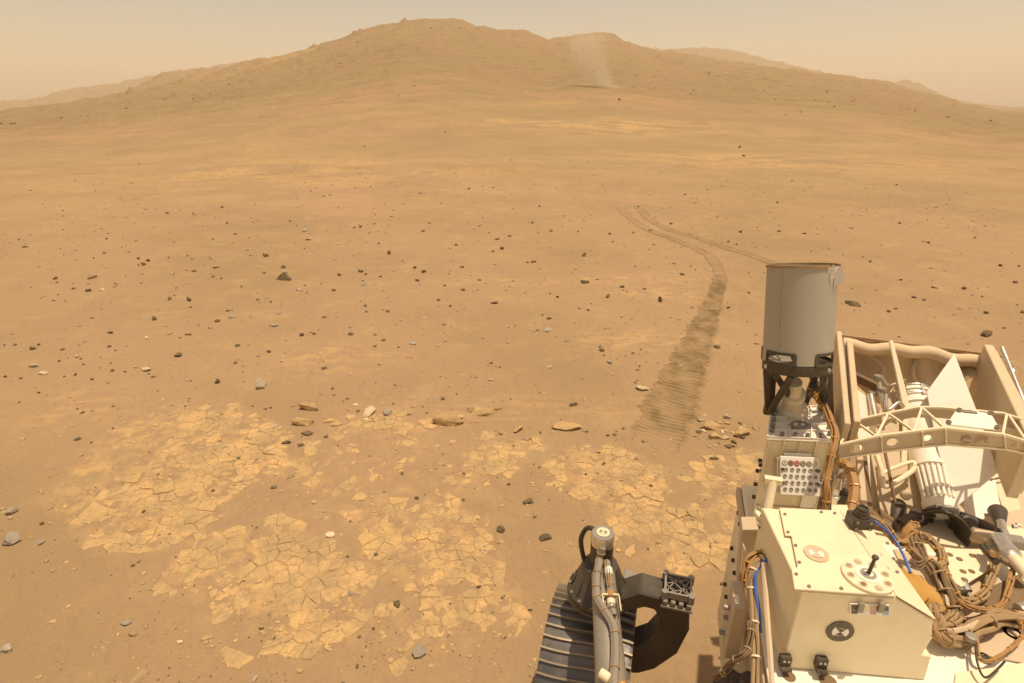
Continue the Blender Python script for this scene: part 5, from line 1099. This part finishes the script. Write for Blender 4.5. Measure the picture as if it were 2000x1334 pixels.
# --- motor and hose between pedestal and beam
m = MB(); mp = Dp(1640, 968, 1.46); m.box(mp, RGT * .020, AFT * .018, UPZ * .016); MOT = m.build('valve_motor', M_BLACK, bevel=.003)
m = MB(); m.lathe(Dp(1630, 965, 1.45), UPZ, [(-.035, .012), (-.01, .012), (-.008, .015), (.0, .015), (.002, .011), (.02, .011), (.022, .014), (.035, .012), (.05, .007)], 18); m.build('valve_stem', M_SILV, MOT, smooth_=True)
pipe([Dp(1630, 940, 1.45), Dp(1634, 925, 1.46), Dp(1645, 918, 1.48), Dp(1655, 925, 1.5)], .006, 'valve_pipe', M_SILV, MOT)
bundle([Dp(1634, 898, 1.44), Dp(1650, 905, 1.44), Dp(1663, 925, 1.42), Dp(1669, 950, 1.40), Dp(1667, 975, 1.38), Dp(1660, 1005, 1.36)], .0125, 1, M_ORANGE, 'curved_hose', ties=4, seed=21, tie_mat=M_KAPTON)
for x0, x1, mt in ((1678, 1692, M_BEIGE), (1686, 1702, M_BROWNC)):
    m = MB(); m.bar(Dp(x0, 890, 1.52), Dp(x1 - 4, 1005, 1.42), .016, .012); m.build('bay_post', mt, bevel=.002)
MB().prism([Zp(1612, 1000, 1.16), Zp(1660, 1004, 1.16), Zp(1655, 985, 1.16), Zp(1612, 985, 1.16)], UPZ * -.16).build('pedestal_foot_block', M_CREAM, bevel=.002)

# --- harnesses, perforated plate and fittings on the right of the deck
m = MB(); pp = [Zp(x, y, 1.03) for x, y in ((1838, 1070), (1914, 1072), (1940, 1108), (1878, 1146), (1862, 1135))]; m.prism(pp, (0, 0, -.004)); PPL = m.build('perforated_plate', M_CREAM, bevel=.001)
for x, y in ((1874, 1092), (1881, 1116), (1898, 1116), (1884, 1132), (1855, 1083), (1899, 1085)): MB().lathe(Zp(x, y, 1.0305), UPZ, [(0, .0068), (.0006, .0068)], 16).build('hole_shade_disc', M_BROWNC, PPL)  # brown discs laid on top, painting the shade inside the holes
for p in (pp[0], pp[1], pp[3]): MB().cyl(p - UPZ * .03, p - UPZ * .004, .005, 8).build('plate_standoff', M_GREYM, PPL)
m = MB(); m.cyl(Zp(1882, 1142, 1.02), Zp(1896, 1168, 1.01), .005, 10); m.lathe(Zp(1880, 1140, 1.022), Zp(1896, 1168, 1.01) - Zp(1882, 1142, 1.02), [(0, .011), (.018, .011), (.02, .006)], 12); m.build('knob_screw', M_GREYM, PPL, smooth_=True)
MB().rbox(.60, .80, 1.02, 1.30, 1.0015, 1.006).build('thermal_mat', M_BEIGE, BODY)
m = MB(); m.prism([Zp(x, y, 1.012) for x, y in ((1770, 1100), (1800, 1062), (1845, 1150), (1862, 1215), (1840, 1232), (1815, 1170))], (0, 0, -.006)); m.build('cable_tray', M_BEIGE, BODY, .001)
HB = dict(tie_mat=M_KAPTON)
bundle([Dp(1780, 1035, 1.31), Dp(1784, 1060, 1.28), Dp(1805, 1095, 1.24), Dp(1830, 1120, 1.22), Dp(1848, 1160, 1.19), Dp(1862, 1195, 1.17), Dp(1868, 1215, 1.16)], .010, 5, M_BROWNC, 'main_harness', ties=7, seed=31, spread=1.15)
bundle([Dp(1775, 1070, 1.27), Dp(1800, 1090, 1.24), Dp(1828, 1106, 1.23), Dp(1842, 1098, 1.25), Dp(1832, 1070, 1.28), Dp(1808, 1050, 1.30), Dp(1790, 1045, 1.31), Dp(1765, 1048, 1.31)], .006, 4, M_TANC, 'looped_harness', ties=8, seed=32, spread=1.2, **HB)
bundle([Dp(1768, 1066, 1.28), Dp(1772, 1045, 1.29), Dp(1784, 1028, 1.30), Dp(1785, 1024, 1.3)], .0075, 4, M_ORANGE, 'upright_harness', ties=3, seed=33, spread=1.0)
bundle([Dp(1842, 1112, 1.23), Dp(1858, 1145, 1.20), Dp(1875, 1170, 1.19), Dp(1898, 1176, 1.20), Dp(1920, 1160, 1.23), Dp(1933, 1135, 1.26), Dp(1945, 1100, 1.30), Dp(1962, 1075, 1.34)], .0065, 3, M_TANC, 'arching_harness', ties=7, seed=34, spread=1.0, **HB)
bundle([Dp(1868, 1170, 1.17), Dp(1890, 1185, 1.17), Dp(1930, 1192, 1.19), Dp(1958, 1180, 1.21), Dp(1970, 1150, 1.24), Dp(1978, 1115, 1.28), Dp(1988, 1090, 1.31)], .005, 2, M_ORANGE, 'right_harness', ties=6, seed=35, spread=.8)
bundle([Dp(1818, 1180, 1.14), Dp(1826, 1205, 1.13), Dp(1828, 1228, 1.12), Dp(1842, 1243, 1.115), Dp(1870, 1244, 1.12), Dp(1900, 1232, 1.13), Dp(1930, 1214, 1.15), Dp(1965, 1207, 1.165), Dp(2015, 1208, 1.18)], .0105, 5, M_TANC, 'front_harness', ties=6, seed=36, spread=1.1)
bundle([Dp(1838, 1222, 1.12), Dp(1855, 1232, 1.115), Dp(1885, 1228, 1.12), Dp(1920, 1212, 1.14), Dp(1960, 1202, 1.16), Dp(2010, 1200, 1.17)], .0055, 1, M_BEIGE, 'pale_hose', ties=2, seed=37)
bundle([Dp(1862, 1200, 1.16), Dp(1858, 1218, 1.14), Dp(1848, 1232, 1.12), Dp(1840, 1240, 1.11)], .008, 5, M_TANC, 'fanned_harness', ties=1, seed=38, spread=1.4)
bundle([Dp(1985, 1208, 1.15), Dp(1998, 1225, 1.14), Dp(1995, 1245, 1.12), Dp(1978, 1262, 1.11), Dp(1955, 1280, 1.09), Dp(1930, 1292, 1.08), Dp(1912, 1285, 1.085), Dp(1908, 1262, 1.10), Dp(1905, 1240, 1.12)], .0035, 2, M_ORANGE, 'thin_loop_cable', ties=6, seed=39, spread=.7, **HB)
bundle([Dp(1905, 1258, 1.10), Dp(1908, 1290, 1.07), Dp(1918, 1318, 1.05), Dp(1930, 1322, 1.045), Dp(1950, 1305, 1.06), Dp(1962, 1292, 1.07)], .0022, 1, M_BLACK, 'thin_black_wire', seed=40)
bundle([Dp(1698, 1012, 1.26), Dp(1725, 1030, 1.26), Dp(1745, 1050, 1.25), Dp(1765, 1085, 1.22), Dp(1778, 1118, 1.19)], .0032, 1, M_BLUE, 'blue_cable', seed=41)
bundle([Dp(1690, 1010, 1.28), Dp(1715, 1018, 1.28), Dp(1738, 1040, 1.27), Dp(1755, 1062, 1.26), Dp(1772, 1058, 1.28)], .006, 3, M_TANC, 'lid_edge_harness', ties=5, seed=42, spread=1.1, **HB)
for k in range(3): bundle([Dp(1778, 1092 + k * 7, 1.22), Dp(1795, 1098 + k * 7, 1.21), Dp(1808, 1090 + k * 6, 1.22)], .0025, 1, M_BROWNC, 'jumper_wire', seed=50 + k)
m = MB(); s0, s1 = Dp(1948, 1052, 1.36), Dp(1978, 1096, 1.29); m.lathe(s0, s1 - s0, [(0, .016), (.004, .022), (.05, .0225), (.052, .0245), (.064, .0245), (.066, .021), (float(np.linalg.norm(s1 - s0)), .019), (float(np.linalg.norm(s1 - s0)) + .01, .012)], 26); ACT = m.build('silver_actuator', M_SILV, smooth_=True)
m = MB(); m.box(Dp(1978, 1058, 1.34), RGT * .022, AFT * .014, UPZ * .012); m.build('actuator_bracket', M_GREYM, ACT, .002)
ptube([Dp(1978, 1090, 1.29), Dp(1992, 1105, 1.27), Dp(2008, 1125, 1.25)], .014, 'actuator_sleeve', M_CREAM, ACT)
ptube([Dp(1955, 1018, 1.43), Dp(1960, 1038, 1.40), Dp(1968, 1050, 1.37)], .009, 'actuator_stem', M_SILV, ACT)
bolts(ACT, [Dp(1978, 1028, 1.41), Dp(1985, 1026, 1.41)], RGT, .006, .008, M_SILV)
for x0, y0, x1, y1 in ((1917, 1066, 1945, 1100), (1925, 1064, 1950, 1096), (1932, 1074, 1940, 1084)):
    m = MB(); m.cyl(Dp(x0, y0, 1.32), Dp(x1, y1, 1.26), .006, 10); m.build('connector', M_DARKG if y0 < 1070 else M_ORANGE, ACT, smooth_=True)
m = MB(); m.lathe(Dp(1896, 1246, 1.10), UPZ, [(-.004, .010), (.006, .010), (.007, .006)], 16); m.build('deck_connector', M_GREYM, BODY)
for x, y, r, d in ((1978, 1238, .018, 1.12), (1922, 1286, .012, 1.08)):
    m = MB(); c = Zp(x, y, 1.003); m.lathe(c, UPZ, [(0, r), (.003, r), (.003, r * .6), (.001, r * .55)], 18); m.build('deck_fitting', M_DARKG, BODY)
m = MB(); m.cyl(Dp(1992, 1196, 1.19), Dp(2015, 1190, 1.19), .018, 16); m.build('grey_connector', M_SILV, ACT, smooth_=True)
m = MB(); m.prism([Zp(x, y, 1.0105) for x, y in ((1890, 1165), (1990, 1120), (2040, 1180), (1960, 1200))], (0, 0, -.008)); m.build('recess_shade_sheet', M_BROWNC, BODY, .003)  # dark brown sheet standing in for the shade of a deck recess

# --- rear wheel with steering actuator, gooseneck bracket and suspension tube
WC = np.array([0.198, 1.330, 0.262]) + RGT * .055; WU = float(WC @ RGT); WV = float(WC @ AFT); RW = .250; WW = .272
axd = RGT
m = MB(); prof = [(-WW / 2, RW * .90), (-WW / 2, RW * .975), (-WW / 2 + .012, RW * .995), (0, RW * 1.004), (WW / 2 - .012, RW * .995), (WW / 2, RW * .975), (WW / 2, RW * .90)]
m.lathe(WC, axd, prof + [(WW / 2 - .004, RW * .90), (-WW / 2 + .004, RW * .90), (-WW / 2, RW * .90)], 96, False); WHEEL = m.build('wheel', M_WHEEL, smooth_=True, label='ribbed dark metal wheel under the steering actuator')
m = MB(); m.lathe(WC, axd, [(-.06, .04), (-.06, .075), (.06, .075), (.06, .04)], 24); m.build('hub', M_DARKG, WHEEL)
for k in range(6):
    t = k * math.pi / 3; r_ = AFT * math.cos(t) + UPZ * math.sin(t); s_ = -AFT * math.sin(t) + UPZ * math.cos(t)
    m = MB(); m.tube([WC + r_ * .07, WC + r_ * .15 + s_ * .03, WC + r_ * .226], .012, 8); m.build('spoke', M_GREYM, WHEEL, smooth_=True)
NG = 46; gme = None
for k in range(NG):
    t = 2 * math.pi * k / NG; r_ = AFT * math.cos(t) + UPZ * math.sin(t); s_ = -AFT * math.sin(t) + UPZ * math.cos(t)
    m = MB(); n = 10
    path = [WC + axd * (-WW / 2 + WW * i / n) + r_ * (RW * 1.0 + .0035) + s_ * (.004 * math.sin(i / n * math.pi * 2 + .5)) for i in range(n + 1)]
    m.sweep(path, s_, r_, .0055, .010); m.build('grouser', M_GROUS, WHEEL)
# steering actuator
sa = Zp(1178, 1041, .845); su = unit(RV(0, 0, 1)); ctop = sa
base_s = ctop - UPZ * .125
m = MB(); m.lathe(base_s, UPZ, [(0, .034), (.085, .034), (.085, .0325), (.122, .0325), (.125, .031)], 32); STR = m.build('steering_actuator', M_DARKG, smooth_=True)
m = MB(); m.lathe(base_s + UPZ * .088, UPZ, [(0, .0342), (.012, .0348), (.034, .0348), (.037, .033)], 32); m.build('bright_collar', M_SILV, STR, smooth_=True)
m = MB(); m.lathe(ctop + UPZ * .0002, UPZ, [(0, .0325), (.0015, .0325)], 30); m.build('end_cap', M_GREYM, STR)
fiducial(STR, ctop + UPZ * .002, RGT, AFT, UPZ, .0195, M_CREAM, M_GREYM, 'target_marker')
fl = base_s - UPZ * .0
m = MB(); m.lathe(fl, UPZ, [(.012, .046), (.008, .052), (.0, .054), (-.01, .060), (-.075, .080), (-.085, .094), (-.097, .096), (-.10, .09)], 40); m.build('flared_housing', M_DARKG, STR, smooth_=True)
for k in range(10):
    t = k * 2 * math.pi / 10 + .2; r_ = RGT * math.cos(t) + AFT * math.sin(t)
    MB().prism([fl + r_ * .055 - UPZ * .002, fl + r_ * .090 - UPZ * .083, fl + r_ * .074 - UPZ * .083, fl + r_ * .050 - UPZ * .010], np.cross(r_, UPZ) * .005).build('housing_rib', M_DARKG, STR, .001)
bolts(STR, [fl - UPZ * .084 + (RGT * math.cos(t) + AFT * math.sin(t)) * .0905 for t in np.arange(14) * 2 * math.pi / 14 + .1], UPZ, .0045, .006, M_GREYM)
m = MB(); m.lathe(fl - UPZ * .1002, UPZ, [(0, .098), (-.014, .098), (-.02, .08), (-.06, .06)], 36); m.build('lower_housing', M_DARKG, STR, smooth_=True)
bundle([ctop + UPZ * -.005 - RGT * .026 + AFT * .014, ctop - RGT * .05 - UPZ * .01 + AFT * .02, ctop - RGT * .066 - UPZ * .05 + AFT * .02, ctop - RGT * .062 - UPZ * .09 + AFT * .015, fl - RGT * .048 - UPZ * .012 + AFT * .01], .0075, 1, M_BLACK, 'looped_cable', STR, seed=61)
# gooseneck bracket: arm out from the flange, down, and back to the hub
zf = fl[2] - .09
vb = float(fl @ AFT)
def GV(x, y, dv=0): return Vp(x, y, vb - .048 + dv)
zA = zf + .004
top_ = [Zp(x, y, zA) for x, y in ((1196, 1175), (1250, 1162), (1262, 1163), (1302, 1180), (1300, 1140), (1262, 1128), (1222, 1108))]
m = MB(); m.prism(top_, (0, 0, -.036)); GN = m.build('gooseneck_bracket', M_GREYM, bevel=.003)
bolts(GN, [Zp(x, y, zA) for x, y in ((1236, 1133), (1246, 1134), (1233, 1145), (1244, 1146))], UPZ, .004, .002, M_SILV)
out_ = [GV(x, y) for x, y in ((1205, 1172), (1250, 1158), (1298, 1172), (1347, 1192), (1346, 1232), (1322, 1278), (1278, 1308), (1248, 1316), (1232, 1316), (1232, 1268), (1262, 1258), (1287, 1232), (1288, 1208), (1278, 1192), (1258, 1187), (1240, 1192), (1205, 1200))]
m = MB(); m.prism(out_, AFT * .085); m.build('gooseneck_arm', M_DARKG, GN, .004)
lc = GV(1322, 1181) + AFT * .042 + UPZ * .024; lx, ly = RGT, AFT
m = MB()
for s_ in (-1, 1): m.bar(lc + lx * .036 * s_ - ly * .036, lc + lx * .036 * s_ + ly * .036, .006, .022); m.bar(lc - lx * .036 + ly * .036 * s_, lc + lx * .036 + ly * .036 * s_, .006, .022)
for o_ in (-.5, .5):
    m.bar(lc + lx * (-.036) + ly * .036 * 2 * o_ * .0 + ly * (o_ * .036 - .018), lc + lx * (.0 + o_ * .036 + .018) + ly * .036, .003, .012); m.bar(lc + lx * (o_ * .036 - .018) - ly * .036, lc + lx * .036 + ly * (o_ * .036 + .018), .003, .012)
    m.bar(lc + lx * .036 + ly * (o_ * .036 - .018), lc + lx * (-o_ * .036 - .018 + .0) + ly * .036, .003, .012); m.bar(lc - lx * .036 + ly * (-o_ * .036 + .018), lc + lx * (-o_ * .036 + .018) - ly * .036, .003, .012)
m.build('lattice_casting', M_GREYM, GN, label='open lattice cap on the gooseneck bracket')
MB().box(lc - UPZ * .022, lx * .034, ly * .034, UPZ * .012).build('casting_floor', M_DARKG, GN)
for sx, sy in ((-1, -1), (1, -1), (-1, 1), (1, 1)):
    m = MB(); m.lathe(lc + lx * .037 * sx + ly * .037 * sy - UPZ * .014, UPZ, [(0, .009), (.028, .009), (.028, .004)], 10); m.build('casting_boss', M_GREYM, GN)
for k in range(4):
    m = MB(); m.box(lc - ly * .045 + lx * (-.033 + k * .022) - UPZ * .020, lx * .007, ly * .006, UPZ * .008); m.build('casting_lug', M_GREYM, GN, .002)
MB().box(lc - ly * .047 - UPZ * .033, lx * .044, ly * .006, UPZ * .004).build('casting_flange', M_GREYM, GN, .001)
# suspension tube coming forward from the actuator with its hoses
t_a = Dp(1178, 1122, depth(fl) - .085); t_b = Dp(1196, 1360, 1.36)
m = MB(); m.cyl(t_a, t_b, .034, 22, .040); LEG = m.build('suspension_tube', M_GREYM, smooth_=True)
du = lambda t: t_a * (1 - t) + t_b * t
up_ = unit(np.cross(t_b - t_a, RGT)); up_ = up_ if up_[2] > 0 else -up_; sd_ = unit(np.cross(t_b - t_a, up_)); sd_ = sd_ if sd_ @ RGT > 0 else -sd_
def ON(t, s, h): return du(t) + sd_ * s + up_ * h
bundle([ctop - UPZ * .022 - AFT * .036 + RGT * .004, ctop - UPZ * .06 - AFT * .05 - RGT * .002, ON(-.02, -.012, .045), ON(.10, -.021, .042), ON(.22, -.024, .041), ON(.30, -.024, .041), ON(.40, -.010, .046), ON(.55, .012, .047), ON(.75, .012, .048), ON(1.0, .0, .05)], .0115, 1, M_HOSE, 'grey_hose', LEG, ties=8, seed=71, tie_mat=M_TANC)
bundle([ON(-.06, .012, .03), ON(.0, .012, .046), ON(.12, .012, .046), ON(.26, .012, .044), ON(.36, .012, .044), ON(.45, .016, .042)], .0095, 1, M_HOSE, 'connector_hose', LEG, ties=1, seed=72, tie_mat=M_KAPTON)
for t, mt, r_, l_ in ((.03, M_WHITE, .0115, .02), (.25, M_ORANGE, .0125, .016), (.32, M_CREAM, .0115, .014), (.36, M_SILV, .012, .01)):
    m = MB(); d_ = unit(t_b - t_a); m.lathe(ON(t, .012, .046), d_, [(0, r_ * .9), (.002, r_), (l_, r_), (l_ + .002, r_ * .85)], 16); m.build('cable_connector', mt, LEG, smooth_=True)
fr = [ON(.29, -.010, .050), ON(.29, .034, .050), ON(.42, .036, .046), ON(.42, -.008, .046)]
m = MB(); m.bar(fr[0], fr[1], .004, .012, up_); m.bar(fr[1], fr[2], .003, .010, up_); m.bar(fr[0], fr[3], .003, .010, up_); m.build('cable_frame', M_CREAM, LEG, .0006)
m = MB()
for k in range(3): m.tube([ON(-.04 + .02 * k, .004 + .004 * k, .052), ON(.08, .002 + .006 * k, .058), ON(.22, .006 + .004 * k, .056)], .0013, 5)
m.build('thin_wire', M_TANC, LEG)
for t, s in ((.90, -.028), (.97, .02)):
    m = MB(); d_ = unit(t_b - t_a) * .4 + sd_ * (.6 if s < 0 else .1); m.lathe(ON(t, s, .045), d_, [(0, .012), (.025, .013), (.027, .009), (.045, .009)], 14); m.build('lower_connector', M_CREAM if s < 0 else M_KAPTON, LEG, smooth_=True)
# another leg of the suspension, under the body
m = MB(); m.cyl(RV(.36, .30, .62), RV(.36, 1.25, .62), .05, 16); m.build('rocker_arm', M_DARKG, bevel=.003)
m = MB(); m.tube([t_b, t_b * .5 + RV(.36, .95, .62) * .5, RV(.36, .95, .62)], .038, 14); m.lathe(RV(.36, .95, .62) - RGT * .06, RGT, [(0, .07), (.12, .07)], 20); m.build('bogie_link', M_GREYM, LEG, smooth_=True)
